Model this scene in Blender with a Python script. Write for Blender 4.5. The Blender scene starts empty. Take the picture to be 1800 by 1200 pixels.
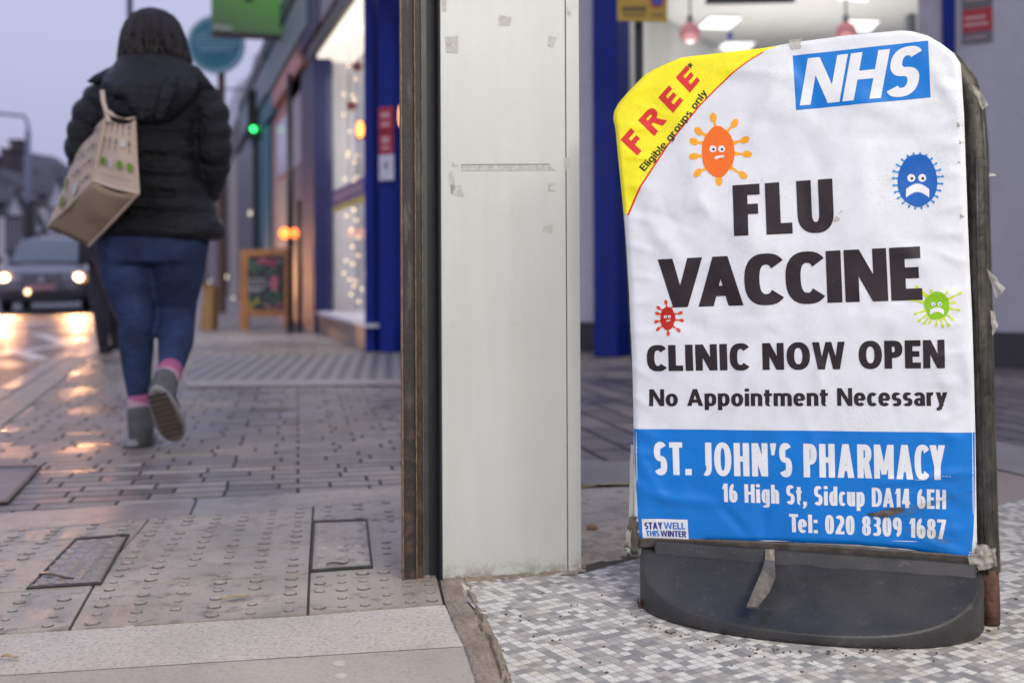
import bpy, bmesh, math, random
from mathutils import Vector, noise, Matrix
random.seed(7)
scene = bpy.context.scene
C = scene.collection
R = math.radians
# ------------------------------------------------------------------ camera, sky, light, exposure
CAMZ, F, HZ, ROLL = 0.66, 2000.0, 475.0, R(0.27)
cam_d = bpy.data.cameras.new('camera'); cam = bpy.data.objects.new('camera', cam_d); C.objects.link(cam)
scene.camera = cam
cam_d.lens = 40.0; cam_d.sensor_width = 36.0; cam_d.clip_start = 0.05; cam_d.clip_end = 800
cam_d.shift_y = -(600.0 - HZ) / 1800.0
CR = Vector((math.cos(ROLL), 0, -math.sin(ROLL))); CU = Vector((math.sin(ROLL), 0, math.cos(ROLL))); CF = Vector((0, 1, 0))
cam.matrix_world = Matrix(((CR.x, CU.x, 0, 0), (0, 0, -1, 0), (CR.z, CU.z, 0, CAMZ), (0, 0, 0, 1)))
cam_d.dof.use_dof = True; cam_d.dof.focus_distance = 2.12; cam_d.dof.aperture_fstop = 2.6; cam_d.dof.aperture_blades = 0

world = bpy.data.worlds.new('World'); scene.world = world; world.use_nodes = True
wn = world.node_tree; wn.nodes.clear()
wo = wn.nodes.new('ShaderNodeOutputWorld'); bg = wn.nodes.new('ShaderNodeBackground')
sky = wn.nodes.new('ShaderNodeTexSky'); sky.sky_type = 'NISHITA'; sky.sun_disc = False
sky.sun_elevation = R(2.0); sky.sun_rotation = R(200); sky.dust_density = 3.0
tc = wn.nodes.new('ShaderNodeTexCoord'); sp = wn.nodes.new('ShaderNodeSeparateXYZ')
rp = wn.nodes.new('ShaderNodeValToRGB')
wn.links.new(tc.outputs['Generated'], sp.inputs[0]); wn.links.new(sp.outputs['Z'], rp.inputs[0])
e = rp.color_ramp.elements          # even dusk cloud: greyer lilac low, bluer above
e[0].position = 0.0; e[0].color = (0.42, 0.41, 0.60, 1)
e[1].position = 0.5; e[1].color = (0.52, 0.55, 0.82, 1)
m_ = e.new(0.09); m_.color = (0.46, 0.46, 0.69, 1)
m_ = e.new(0.2); m_.color = (0.53, 0.54, 0.775, 1)
add = wn.nodes.new('ShaderNodeMixRGB'); add.blend_type = 'ADD'; add.inputs[0].default_value = 0.02
wn.links.new(rp.outputs[0], add.inputs[1]); wn.links.new(sky.outputs[0], add.inputs[2])
wn.links.new(add.outputs[0], bg.inputs[0]); bg.inputs[1].default_value = 0.98
wn.links.new(bg.outputs[0], wo.inputs[0])
scene.view_settings.view_transform = 'Standard'; scene.view_settings.look = 'None'
scene.view_settings.exposure = 0.0; scene.view_settings.gamma = 1.0

def lamp(kind, name, loc, energy, color=(1, 1, 1), target=None, **kw):
    l = bpy.data.lights.new(name, kind); l.energy = energy; l.color = color
    for k, v in kw.items(): setattr(l, k, v)
    o = bpy.data.objects.new(name, l); C.objects.link(o); o.location = loc
    if target is not None:
        o.rotation_euler = (Vector(target) - Vector(loc)).to_track_quat('-Z', 'Y').to_euler()
    return o
# what is left of the overcast daylight
lamp('SUN', 'sun', (0, -5, 10), 0.5, (0.95, 0.95, 1.0), (1.0, 5, 0), angle=R(25))
# assumed lit shop window out of view behind the camera, added as a lamp
lamp('AREA', 'assumed_window_light', (1.25, -0.9, 2.35), 108, (1.0, 0.972, 0.92), (0.3, 2.2, 0.5), shape='RECTANGLE', size=1.5, size_y=0.7)
lamp('AREA', 'added_lobby_light', (1.9, 1.1, 2.55), 30, (1.0, 0.96, 0.9), (1.2, 1.9, 0), shape='RECTANGLE', size=0.6, size_y=0.6)  # assumed lobby lamp with no fixture, added for neutral light on the foreground

# ------------------------------------------------------------------ pixel to place
def ray(px, py):
    return CF + CR * ((px - 900.0) / F) + CU * ((HZ - py) / F)
def P(px, py, d):
    r = ray(px, py); return Vector((0, 0, CAMZ)) + r * (d / r.y)
def G(px, py, z=0.0):
    r = ray(px, py); return Vector((0, 0, CAMZ)) + r * ((z - CAMZ) / r.z)
def hit(px, py, p0, n):
    r = ray(px, py); o = Vector((0, 0, CAMZ)); return o + r * ((Vector(p0) - o).dot(n) / r.dot(n))

# ------------------------------------------------------------------ mesh helpers
class MB:
    def __init__(s): s.v = []; s.f = []; s.m = []
    def add(s, vs, fs, mi=0):
        b = len(s.v); s.v += [Vector(p) for p in vs]; s.f += [tuple(b + i for i in f) for f in fs]; s.m += [mi] * len(fs)
    def poly(s, pts, mi=0): s.add(pts, [tuple(range(len(pts)))], mi)
    def box(s, c, hx, hy, hz, ax=(1, 0, 0), ay=(0, 1, 0), az=(0, 0, 1), mi=0):
        c = Vector(c); ax, ay, az = Vector(ax) * hx, Vector(ay) * hy, Vector(az) * hz
        vs = [c + ax * i + ay * j + az * k for i in (-1, 1) for j in (-1, 1) for k in (-1, 1)]
        s.add(vs, [(0, 1, 3, 2), (4, 6, 7, 5), (0, 4, 5, 1), (2, 3, 7, 6), (0, 2, 6, 4), (1, 5, 7, 3)], mi)
    def prism(s, pts, off, mi=0):
        pts = [Vector(p) for p in pts]; n = len(pts); off = Vector(off)
        s.add(pts + [p + off for p in pts], [tuple(range(n))[::-1], tuple(range(n, 2 * n))] + [(i, (i + 1) % n, n + (i + 1) % n, n + i) for i in range(n)], mi)
    def tube(s, pts, rad, seg=12, ry=None, caps=True, up=None, mi=0):
        pts = [Vector(p) for p in pts]; n = len(pts)
        rad = rad if isinstance(rad, (list, tuple)) else [rad] * n
        ry = rad if ry is None else (ry if isinstance(ry, (list, tuple)) else [ry] * n)
        ref = Vector(up) if up else Vector((0.13, 1, 0.07)); b = len(s.v); rings = []
        for i, p in enumerate(pts):
            t = (pts[min(i + 1, n - 1)] - pts[max(i - 1, 0)]).normalized()
            a = t.cross(ref)
            if a.length < 1e-4: a = t.cross(Vector((1, 0, 0)))
            a.normalize(); bb = a.cross(t).normalized()
            rings.append([p + a * (rad[i] * math.cos(2 * math.pi * k / seg)) + bb * (ry[i] * math.sin(2 * math.pi * k / seg)) for k in range(seg)])
        vs = [q for r in rings for q in r]; fs = []
        for i in range(n - 1):
            for k in range(seg):
                fs.append((i * seg + k, i * seg + (k + 1) % seg, (i + 1) * seg + (k + 1) % seg, (i + 1) * seg + k))
        if caps: fs += [tuple(range(seg))[::-1], tuple((n - 1) * seg + k for k in range(seg))]
        s.add(vs, fs, mi)
    def loft(s, rings, mi=0):
        seg = len(rings[0]); n = len(rings); fs = []
        for i in range(n - 1):
            for k in range(seg): fs.append((i * seg + k, i * seg + (k + 1) % seg, (i + 1) * seg + (k + 1) % seg, (i + 1) * seg + k))
        fs += [tuple(range(seg))[::-1], tuple((n - 1) * seg + k for k in range(seg))]
        s.add([q for r in rings for q in r], fs, mi)
    def ball(s, c, rx, ry=None, rz=None, seg=14, rot=None, mi=0):
        c = Vector(c); ry = ry or rx; rz = rz or rx; rings = []
        vs = []; n = max(6, seg // 2 + 1); fs = []
        for i in range(n + 1):
            th = math.pi * i / n
            for k in range(seg):
                q = Vector((rx * math.sin(th) * math.cos(2 * math.pi * k / seg), ry * math.sin(th) * math.sin(2 * math.pi * k / seg), rz * math.cos(th)))
                if rot: q = rot @ q
                vs.append(c + q)
        for i in range(n):
            for k in range(seg): fs.append((i * seg + k, (i + 1) * seg + k, (i + 1) * seg + (k + 1) % seg, i * seg + (k + 1) % seg))
        s.add(vs, fs, mi)
    def grid(s, rows, mi=0):
        n, m = len(rows), len(rows[0])
        s.add([p for r in rows for p in r], [(i * m + j, i * m + j + 1, (i + 1) * m + j + 1, (i + 1) * m + j) for i in range(n - 1) for j in range(m - 1)], mi)
    def build(s, name, mats, parent=None, smooth=False, bevel=0, remesh=0, sub=0, solid=0, weld=False, smoothit=0):
        me = bpy.data.meshes.new(name)
        base = parent.get('base') if parent is not None else None
        if parent is not None:
            p = parent; o = Vector((0, 0, 0))
            while p is not None: o += Vector(p.location); p = p.parent
        else: o = Vector((0, 0, 0))
        me.from_pydata([tuple(v - o) for v in s.v], [], s.f)
        mats = mats if isinstance(mats, (list, tuple)) else [mats]
        for m in mats: me.materials.append(m)
        for i, p in enumerate(me.polygons): p.material_index = s.m[i]
        bm = bmesh.new(); bm.from_mesh(me)
        if weld: bmesh.ops.remove_doubles(bm, verts=bm.verts, dist=1e-5)
        bmesh.ops.dissolve_degenerate(bm, edges=bm.edges, dist=1e-7)
        if not solid: bmesh.ops.recalc_face_normals(bm, faces=bm.faces)
        bm.to_mesh(me); bm.free()
        ob = bpy.data.objects.new(name, me); C.objects.link(ob)
        if parent is not None: ob.parent = parent
        if remesh:
            md = ob.modifiers.new('r', 'REMESH'); md.mode = 'VOXEL'; md.voxel_size = remesh
            if smoothit:
                sm = ob.modifiers.new('s', 'SMOOTH'); sm.iterations = smoothit; sm.factor = 0.5
            dg = bpy.context.evaluated_depsgraph_get()
            nm = bpy.data.meshes.new_from_object(ob.evaluated_get(dg)); ob.modifiers.clear(); ob.data = nm; nm.name = name
            if not nm.materials:
                for m in mats: nm.materials.append(m)
            me = nm
        if bevel:
            md = ob.modifiers.new('bevel', 'BEVEL'); md.width = bevel; md.segments = 2; md.limit_method = 'ANGLE'; md.angle_limit = R(40)
        if solid:
            md = ob.modifiers.new('solid', 'SOLIDIFY'); md.thickness = solid; md.offset = -1
        if sub:
            md = ob.modifiers.new('sub', 'SUBSURF'); md.levels = sub; md.render_levels = sub
        if smooth:
            for p in me.polygons: p.use_smooth = True
        return ob
def tag(o, label=None, cat=None, group=None, kind=None):
    if label: o['label'] = label
    if cat: o['category'] = cat
    if group: o['group'] = group
    if kind: o['kind'] = kind
    return o
def thing(name, loc, label, cat, group=None):
    o = bpy.data.objects.new(name, None); C.objects.link(o); o.location = loc; o.empty_display_size = 0.1
    return tag(o, label, cat, group)
def struct(name, mb, mats, **k): return tag(mb.build(name, mats, **k), kind='structure')
def lerp(a, b, t): return a + (b - a) * t

# ------------------------------------------------------------------ materials
def nodes(name):
    m = bpy.data.materials.new(name); m.use_nodes = True; nt = m.node_tree
    return m, nt, nt.nodes['Principled BSDF']
def mix(nt, a, b, fac, mode='MIX'):
    n = nt.nodes.new('ShaderNodeMixRGB'); n.blend_type = mode
    for i, x in ((0, fac), (1, a), (2, b)):
        if hasattr(x, 'is_linked') or hasattr(x, 'links'): nt.links.new(x, n.inputs[i])
        elif i == 0: n.inputs[0].default_value = x
        else: n.inputs[i].default_value = (*x[:3], 1)
    return n.outputs[0]
def coord(nt, rotz=0, scale=(1, 1, 1), loc=(0, 0, 0)):
    t = nt.nodes.new('ShaderNodeTexCoord'); mp = nt.nodes.new('ShaderNodeMapping')
    mp.inputs['Rotation'].default_value = (0, 0, rotz); mp.inputs['Scale'].default_value = scale; mp.inputs['Location'].default_value = loc
    nt.links.new(t.outputs['Object'], mp.inputs[0]); return mp.outputs[0]
def tnoise(nt, vec, scale, detail=4, rough=0.55):
    n = nt.nodes.new('ShaderNodeTexNoise'); n.inputs['Scale'].default_value = scale
    n.inputs['Detail'].default_value = detail; n.inputs['Roughness'].default_value = rough
    nt.links.new(vec, n.inputs['Vector']); return n.outputs['Fac']
def ramp(nt, fac, a, b, ca=(0, 0, 0), cb=(1, 1, 1)):
    n = nt.nodes.new('ShaderNodeValToRGB'); nt.links.new(fac, n.inputs[0])
    n.color_ramp.elements[0].position = a; n.color_ramp.elements[1].position = b
    n.color_ramp.elements[0].color = (*ca, 1); n.color_ramp.elements[1].color = (*cb, 1); return n.outputs[0]
def math_(nt, op, a, b=None):
    n = nt.nodes.new('ShaderNodeMath'); n.operation = op
    for i, x in ((0, a), (1, b)):
        if x is None: continue
        if hasattr(x, 'links'): nt.links.new(x, n.inputs[i])
        else: n.inputs[i].default_value = x
    return n.outputs[0]
def bump(nt, bs, h, strength, dist=0.01):
    n = nt.nodes.new('ShaderNodeBump'); n.inputs['Strength'].default_value = strength; n.inputs['Distance'].default_value = dist
    nt.links.new(h, n.inputs['Height']); nt.links.new(n.outputs[0], bs.inputs['Normal']); return n
def mul(c, k): return tuple(min(1, x * k) for x in c)
def M(name, col, rough=0.6, metal=0.0, var=0.12, scale=12, bmp=0.0, bscale=60, bdist=0.002, spec=0.5, coat=0.0, stretch=(1, 1, 1), speck=0):
    m, nt, bs = nodes(name); v = coord(nt, scale=stretch)
    f = tnoise(nt, v, scale)
    c = mix(nt, mul(col, 1 - var), mul(col, 1 + var), ramp(nt, f, 0.3, 0.7))
    if speck:
        sf = ramp(nt, tnoise(nt, v, 260, 2), 0.66, 0.74); c = mix(nt, c, mul(col, 0.35), math_(nt, 'MULTIPLY', sf, speck))
    nt.links.new(c, bs.inputs['Base Color'])
    bs.inputs['Metallic'].default_value = metal; bs.inputs['Specular IOR Level'].default_value = spec
    bs.inputs['Coat Weight'].default_value = coat; bs.inputs['Coat Roughness'].default_value = 0.15
    rr = ramp(nt, f, 0.2, 0.8, (max(0.03, rough - 0.08),) * 3, (min(1, rough + 0.08),) * 3); nt.links.new(rr, bs.inputs['Roughness'])
    if bmp: bump(nt, bs, tnoise(nt, v, bscale, 5), bmp, bdist)
    return m
def E(name, col, strength):
    m, nt, bs = nodes(name); bs.inputs['Base Color'].default_value = (*mul(col, 0.8), 1)
    bs.inputs['Emission Color'].default_value = (*col, 1); bs.inputs['Emission Strength'].default_value = strength; return m
def glass_mat(name, tint=(1, 1, 1), refl=0.12, rough=0.03):
    flat_ = refl == 0
    m, nt, bs = nodes(name); nt.nodes.remove(bs)
    o = nt.nodes['Material Output']; t = nt.nodes.new('ShaderNodeBsdfTransparent'); t.inputs[0].default_value = (*tint, 1)
    g = nt.nodes.new('ShaderNodeBsdfGlossy'); g.inputs['Roughness'].default_value = rough
    fr = nt.nodes.new('ShaderNodeFresnel'); fr.inputs[0].default_value = 1.45
    fm = math_(nt, 'ADD', math_(nt, 'MULTIPLY', fr.outputs[0], 0.12 if flat_ else 1.0), refl * 0.3)
    mx = nt.nodes.new('ShaderNodeMixShader'); nt.links.new(fm, mx.inputs[0]); nt.links.new(t.outputs[0], mx.inputs[1]); nt.links.new(g.outputs[0], mx.inputs[2])
    nt.links.new(mx.outputs[0], o.inputs[0]); return m

NEAR = R(9.7)      # the near paving runs 9.7 degrees left of the view
def brickmat(name, c1, c2, mort, ang, bw, rh, mortar=0.004, rough=0.45, wet=0.3, bmp=0.5, off=0.5, grain=0.25, loc=(0, 0, 0)):
    m, nt, bs = nodes(name); v = coord(nt, rotz=ang, loc=loc)
    b = nt.nodes.new('ShaderNodeTexBrick'); nt.links.new(v, b.inputs['Vector'])
    b.inputs['Color1'].default_value = (*c1, 1); b.inputs['Color2'].default_value = (*c2, 1); b.inputs['Mortar'].default_value = (*mort, 1)
    b.inputs['Scale'].default_value = 1; b.inputs['Brick Width'].default_value = bw; b.inputs['Row Height'].default_value = rh
    b.inputs['Mortar Size'].default_value = mortar; b.inputs['Mortar Smooth'].default_value = 0.3; b.offset = off
    n1 = tnoise(nt, v, 2.2, 5); n2 = tnoise(nt, v, 90, 5, 0.7)
    g = ramp(nt, n2, 0.3, 0.75, (1 - grain,) * 3, (1 + grain * 0.6,) * 3)
    c = mix(nt, b.outputs['Color'], g, 1.0, 'MULTIPLY')
    g2 = ramp(nt, n1, 0.3, 0.7, (0.75, 0.76, 0.8), (1.08, 1.05, 1.0)); c = mix(nt, c, g2, 1.0, 'MULTIPLY')
    nt.links.new(c, bs.inputs['Base Color'])
    bl = nt.nodes.new('ShaderNodeSeparateColor'); nt.links.new(b.outputs['Color'], bl.inputs[0])
    wr = ramp(nt, tnoise(nt, v, 1.1, 3), 0.42, 0.62, (max(0.12, rough - wet),) * 3, (rough + 0.15,) * 3)
    wr2 = mix(nt, wr, (0.9, 0.9, 0.9), b.outputs['Fac'])
    nt.links.new(wr2, bs.inputs['Roughness'])
    inv = math_(nt, 'SUBTRACT', 1.0, b.outputs['Fac']); h = math_(nt, 'ADD', math_(nt, 'MULTIPLY', inv, 1.0), math_(nt, 'MULTIPLY', n2, 0.25))
    bump(nt, bs, h, bmp, 0.004); return m
def stone(name, col, rough=0.55, speck=0.5, wet=0.2, var=0.15):
    m, nt, bs = nodes(name); v = coord(nt)
    n1 = tnoise(nt, v, 3, 5); n2 = tnoise(nt, v, 130, 4, 0.8); n3 = tnoise(nt, v, 240, 2)
    c = mix(nt, mul(col, 1 - var), mul(col, 1 + var), ramp(nt, n1, 0.3, 0.7))
    c = mix(nt, c, mul(col, 0.45), math_(nt, 'MULTIPLY', ramp(nt, n2, 0.50, 0.62), speck))
    c = mix(nt, c, mul(col, 1.5), math_(nt, 'MULTIPLY', ramp(nt, n3, 0.55, 0.7), speck * 0.7))
    st = ramp(nt, tnoise(nt, v, 7, 6, 0.7), 0.58, 0.75); c = mix(nt, c, mul(col, 0.7), math_(nt, 'MULTIPLY', st, 0.6))
    nt.links.new(c, bs.inputs['Base Color'])
    rr = ramp(nt, n1, 0.35, 0.65, (rough - wet,) * 3, (rough + 0.12,) * 3); nt.links.new(rr, bs.inputs['Roughness'])
    bump(nt, bs, n2, 0.35, 0.0015); return m
# ------------------------------------------------------------------ the ground
U = Vector((-math.sin(NEAR), math.cos(NEAR), 0)); V = Vector((math.cos(NEAR), math.sin(NEAR), 0))
def flat(name, pix, mat, z, kind='structure', depth=0):
    mb = MB(); pts = []
    for p in pix: pts.append(G(p[0], p[1]) if len(p) == 2 else Vector((p[0], p[1], 0)))
    pts = [Vector((q.x, q.y, z)) for q in pts]
    mb.poly(pts)
    o = mb.build(name, mat)
    return tag(o, kind=kind) if kind else o

asphalt = None
m, nt, bs = nodes('wet_asphalt'); v = coord(nt)
n1 = tnoise(nt, v, 0.7, 5); n2 = tnoise(nt, v, 120, 3, 0.7)
nt.links.new(mix(nt, (0.045, 0.044, 0.05), (0.085, 0.08, 0.085), ramp(nt, n2, 0.35, 0.7)), bs.inputs['Base Color'])
nt.links.new(ramp(nt, n1, 0.35, 0.65, (0.3,) * 3, (0.55,) * 3), bs.inputs['Roughness']); bump(nt, bs, n2, 0.6, 0.006); asphalt = m

mb = MB(); mb.poly([(-300, -30, -0.115), (300, -30, -0.115), (300, 700, -0.115), (-300, 700, -0.115)])
struct('road', mb, asphalt)

def brick2(name, c1, c2, mort, ang, bw, rh, mortar, rough, wet, loc=(0, 0, 0), grain=0.25):
    m, nt, bs = nodes(name); v = coord(nt, rotz=ang, loc=loc)
    # lengths vary from course to course
    def bt(ca, cb, cm):
        b = nt.nodes.new('ShaderNodeTexBrick'); nt.links.new(v, b.inputs['Vector'])
        b.inputs['Color1'].default_value = (*ca, 1); b.inputs['Color2'].default_value = (*cb, 1); b.inputs['Mortar'].default_value = (*cm, 1)
        b.inputs['Scale'].default_value = 1; b.inputs['Brick Width'].default_value = bw; b.inputs['Row Height'].default_value = rh
        b.inputs['Mortar Size'].default_value = mortar; b.inputs['Mortar Smooth'].default_value = 0.4
        b.offset = 0.37; b.offset_frequency = 2; b.squash = 0.72; b.squash_frequency = 3; return b
    b = bt(c1, c2, mort); br = bt((0, 0, 0), (1, 1, 1), (1, 1, 1))
    n1 = tnoise(nt, v, 1.6, 5); n2 = tnoise(nt, v, 110, 4, 0.7); n3 = tnoise(nt, v, 14, 4)
    c = mix(nt, b.outputs['Color'], ramp(nt, n2, 0.3, 0.75, (1 - grain,) * 3, (1 + grain * 0.6,) * 3), 1.0, 'MULTIPLY')
    c = mix(nt, c, ramp(nt, n1, 0.35, 0.65, (0.72, 0.74, 0.8), (1.1, 1.06, 1.0)), 1.0, 'MULTIPLY')
    c = mix(nt, c, ramp(nt, n3, 0.35, 0.7, (0.8,) * 3, (1.08,) * 3), 1.0, 'MULTIPLY')
    nt.links.new(c, bs.inputs['Base Color'])
    wr = ramp(nt, br.outputs['Color'], 0.0, 0.75, (max(0.12, rough - wet),) * 3, (rough + 0.12,) * 3)
    wr = mix(nt, wr, ramp(nt, n1, 0.4, 0.6, (0.65,) * 3, (1.15,) * 3), 1.0, 'MULTIPLY')
    nt.links.new(mix(nt, wr, (0.95, 0.95, 0.95), b.outputs['Fac']), bs.inputs['Roughness'])
    inv = math_(nt, 'SUBTRACT', 1.0, b.outputs['Fac'])
    h = math_(nt, 'ADD', inv, math_(nt, 'MULTIPLY', n2, 0.2)); h = math_(nt, 'ADD', h, math_(nt, 'MULTIPLY', n3, 0.5))
    h = math_(nt, 'ADD', h, math_(nt, 'MULTIPLY', br.outputs['Color'], 0.3))
    bump(nt, bs, h, 0.7, 0.006); return m
blocks = brick2('block_paving', (0.235, 0.205, 0.19), (0.50, 0.44, 0.38), (0.065, 0.057, 0.052), -NEAR - R(1), 0.215, 0.084, 0.006, 0.6, 0.26, grain=0.35)
slabs = brick2('pale_slabs', (0.33, 0.295, 0.28), (0.44, 0.39, 0.36), (0.1, 0.09, 0.09), -NEAR, 0.9, 0.6, 0.006, 0.5, 0.15)
alley = brick2('alley_setts', (0.16, 0.145, 0.15), (0.29, 0.25, 0.235), (0.035, 0.03, 0.032), -NEAR - R(93.5), 0.42, 0.15, 0.011, 0.5, 0.12)
granite = stone('pink_granite', (0.37, 0.32, 0.30), 0.55, 0.45, 0.15)
grey_stone = stone('grey_slab', (0.40, 0.36, 0.305), 0.6, 0.4, 0.12)

kd = lambda d: -2.17 - 0.2725 * (d - 4.82)        # back edge of the kerb stones
KW = 0.30
mb = MB(); mb.poly([(kd(-3), -3, 0), (14, -3, 0), (14, 75, 0), (kd(75), 75, 0)]); struct('pavement', mb, blocks)
kerbm = brick2('kerb_granite', (0.34, 0.29, 0.25), (0.44, 0.38, 0.33), (0.07, 0.06, 0.06), R(90) - math.atan(0.2725) - R(180), 0.92, 0.6, 0.008, 0.46, 0.12, loc=(0, 0.2, 0), grain=0.2)
mb = MB(); a0, a1 = -3, 75
def kx(d, w): return (kd(d) - w, d)
mb.prism([(*kx(a0, 0.004), 0.004), (*kx(a1, 0.004), 0.004), (*kx(a1, KW), 0.004), (*kx(a0, KW), 0.004)], (0, 0, -0.15))
struct('kerb', mb, kerbm, bevel=0.012)

flat('far_slabs', [(175, 612), (1015, 600), (2300, 640), (2300, 560), (900, 545), (330, 505)], slabs, 0.004)
flat('stone_strip', [(322, 671), (330, 682), (712, 678), (712, 668)], granite, 0.008)
# corduroy warning paving: ribs along the street
m, nt, bs = nodes('corduroy'); v = coord(nt, rotz=-R(6)); spx = nt.nodes.new('ShaderNodeSeparateXYZ'); nt.links.new(v, spx.inputs[0])
s_ = math_(nt, 'SINE', math_(nt, 'MULTIPLY', spx.outputs[0], 2 * math.pi / 0.098))
n2 = tnoise(nt, v, 40, 4)
c = mix(nt, (0.15, 0.145, 0.15), (0.30, 0.275, 0.265), ramp(nt, math_(nt, 'MULTIPLY', math_(nt, 'ADD', s_, 1.0), 0.5), 0.3, 0.7))
nt.links.new(mix(nt, c, ramp(nt, n2, 0.3, 0.7, (0.8,) * 3, (1.1,) * 3), 1.0, 'MULTIPLY'), bs.inputs['Base Color']); bs.inputs['Roughness'].default_value = 0.55
bump(nt, bs, s_, 0.6, 0.004)
flat('corduroy_paving', [(348, 627), (322, 671), (712, 668), (712, 622)], m, 0.006)
# near bands across the pavement
L = lambda x, y0, x1, y1, x2: y0 + (y1 - y0) * (x2 - x) / (x1 - x)
bandm = brick2('band_granite', (0.44, 0.39, 0.345), (0.50, 0.445, 0.395), (0.09, 0.08, 0.07), -R(10.8), 1.15, 0.9, 0.004, 0.5, 0.12, loc=(0.28, 0.1, 0), grain=0.3)
flat('granite_band', [(-700, 955), (0, 905.5), (713, 856.5), (1010, 836), (1010, 860), (713, 880), (0, 937), (-700, 993)], bandm, 0.006)
flat('granite_band_near', [(-700, 1180), (0, 1121), (540, 1087), (782, 1068), (818, 1141), (0, 1193), (-700, 1240)], stone('speckled_granite', (0.49, 0.445, 0.385), 0.6, 0.7, 0.1), 0.006)
flat('grey_slabs', [(-700, 1241), (0, 1194), (818, 1142), (842, 1215), (860, 1400), (-700, 1400)], grey_stone, 0.006)
jm = M('joint_dirt', (0.08, 0.068, 0.057), 0.9)
# tactile blister paving: slabs of six by six blisters
tm, nt, bs = nodes('tactile_slab'); v = coord(nt, rotz=-NEAR)
n1 = tnoise(nt, v, 4, 5); n2 = tnoise(nt, v, 150, 4, 0.7); n3 = tnoise(nt, v, 22, 5, 0.7)
c = mix(nt, (0.31, 0.275, 0.235), (0.49, 0.43, 0.365), ramp(nt, n1, 0.3, 0.7))
c = mix(nt, c, (0.11, 0.095, 0.085), math_(nt, 'MULTIPLY', ramp(nt, n3, 0.52, 0.66), 0.6))
c = mix(nt, c, ramp(nt, n2, 0.3, 0.75, (0.75,) * 3, (1.15,) * 3), 1.0, 'MULTIPLY')
nt.links.new(c, bs.inputs['Base Color']); nt.links.new(ramp(nt, n1, 0.4, 0.62, (0.34,) * 3, (0.6,) * 3), bs.inputs['Roughness']); bump(nt, bs, n2, 0.5, 0.002)
grime = M('grimy_rim', (0.135, 0.117, 0.10), 0.75, var=0.5, scale=60)
tmb = MB()
def slabrow(pa, pb, pc, pd, ncol, nrow, zt=0.006):
    """one row of slabs between two pixel lines (far left, far right, near right, near left)"""
    A, B, D, Cc = G(*pa), G(*pb), G(*pc), G(*pd)
    q = lambda s, t: lerp(lerp(Cc, D, s), lerp(A, B, s), t)
    g = 0.003
    for i in range(ncol):
        s0, s1 = i / ncol, (i + 1) / ncol
        w = (B - A).length / ncol; h = (A - Cc).length
        e1, e2 = g / w, g / h
        dz = random.uniform(-0.0015, 0.0015)
        c4 = [q(lerp(s0, s1, a), b) for a, b in ((e1, e2), (1 - e1, e2), (1 - e1, 1 - e2), (e1, 1 - e2))]
        tmb.prism([(p.x, p.y, zt + dz) for p in c4], (0, 0, -0.005))
        n = 6
        for a in range(n):
            for b in range(nrow):
                if random.random() < 0.06: continue
                c0 = q(lerp(s0, s1, (a + 0.5) / n), (b + 0.5) / nrow)
                worn = random.uniform(0.55, 1.0); r = 0.0122 * worn; hh = 0.0042 * worn; z = zt + dz
                rr = [(r * 1.25, 0.0), (r, hh * 0.75), (r * 0.75, hh)]
                vs = []
                for (q_, zz) in rr:
                    for k in range(10): vs.append((c0.x + q_ * math.cos(k * math.pi / 5), c0.y + q_ * math.sin(k * math.pi / 5), z + zz))
                fs = [(j * 10 + k, j * 10 + (k + 1) % 10, (j + 1) * 10 + (k + 1) % 10, (j + 1) * 10 + k) for j in range(2) for k in range(10)]
                tmb.add(vs, fs[:10], 1); tmb.add(vs, fs[10:] + [tuple(range(20, 30))], 0)
# three rows of slabs, far to near (pixel lines measured across the photograph)
def row(yL0, yR0, yL1, yR1, xs, nrow):
    for (x0f, x1f, x0n, x1n, nc) in xs:
        f0 = lambda x: L(0, yL0, 714, yR0, x); f1 = lambda x: L(0, yL1, 714, yR1, x)
        slabrow((x0f, f0(x0f)), (x1f, f0(x1f)), (x1n, f1(x1n)), (x0n, f1(x0n)), nc, nrow)
row(936, 880, 958, 913, [(-125, 262, -160, 240, 1), (262, 551, 240, 549, 1), (551, 846, 549, 870, 1)], 4)
row(958, 913, 993, 951, [(-160, 240, -215, 205, 1), (240, 549, 205, 547, 1), (549, 870, 547, 895, 1)], 4)
row(993, 951, 1047, 1003, [(-215, 205, -300, 163, 1), (205, 547, 163, 544, 1), (547, 770, 544, 778, 1)], 5)
row(1047, 1003, 1120, 1072.5, [(-300, 163, -430, 122, 1), (163, 544, 122, 541, 1), (544, 764, 541, 781, 1)], 5)
struct('tactile_paving', tmb, [tm, grime])
flat('paving_bed', [(-700, 990), (0, 936), (714, 879), (900, 868), (900, 960), (800, 1070), (541, 1090), (0, 1124), (-700, 1185)], jm, 0.0025)

# mosaic lobby floor
m, nt, bs = nodes('mosaic_tiles'); v = coord(nt, rotz=-R(31)); T = 0.0182
sc = nt.nodes.new('ShaderNodeVectorMath'); sc.operation = 'SCALE'; sc.inputs['Scale'].default_value = 1 / T; nt.links.new(v, sc.inputs[0])
fl = nt.nodes.new('ShaderNodeVectorMath'); fl.operation = 'FLOOR'; nt.links.new(sc.outputs[0], fl.inputs[0])
fr = nt.nodes.new('ShaderNodeVectorMath'); fr.operation = 'FRACTION'; nt.links.new(sc.outputs[0], fr.inputs[0])
wnz = nt.nodes.new('ShaderNodeTexWhiteNoise'); wnz.noise_dimensions = '2D'; nt.links.new(fl.outputs[0], wnz.inputs['Vector'])
cr = nt.nodes.new('ShaderNodeValToRGB'); cr.color_ramp.interpolation = 'CONSTANT'; nt.links.new(wnz.outputs['Value'], cr.inputs[0])
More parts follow.
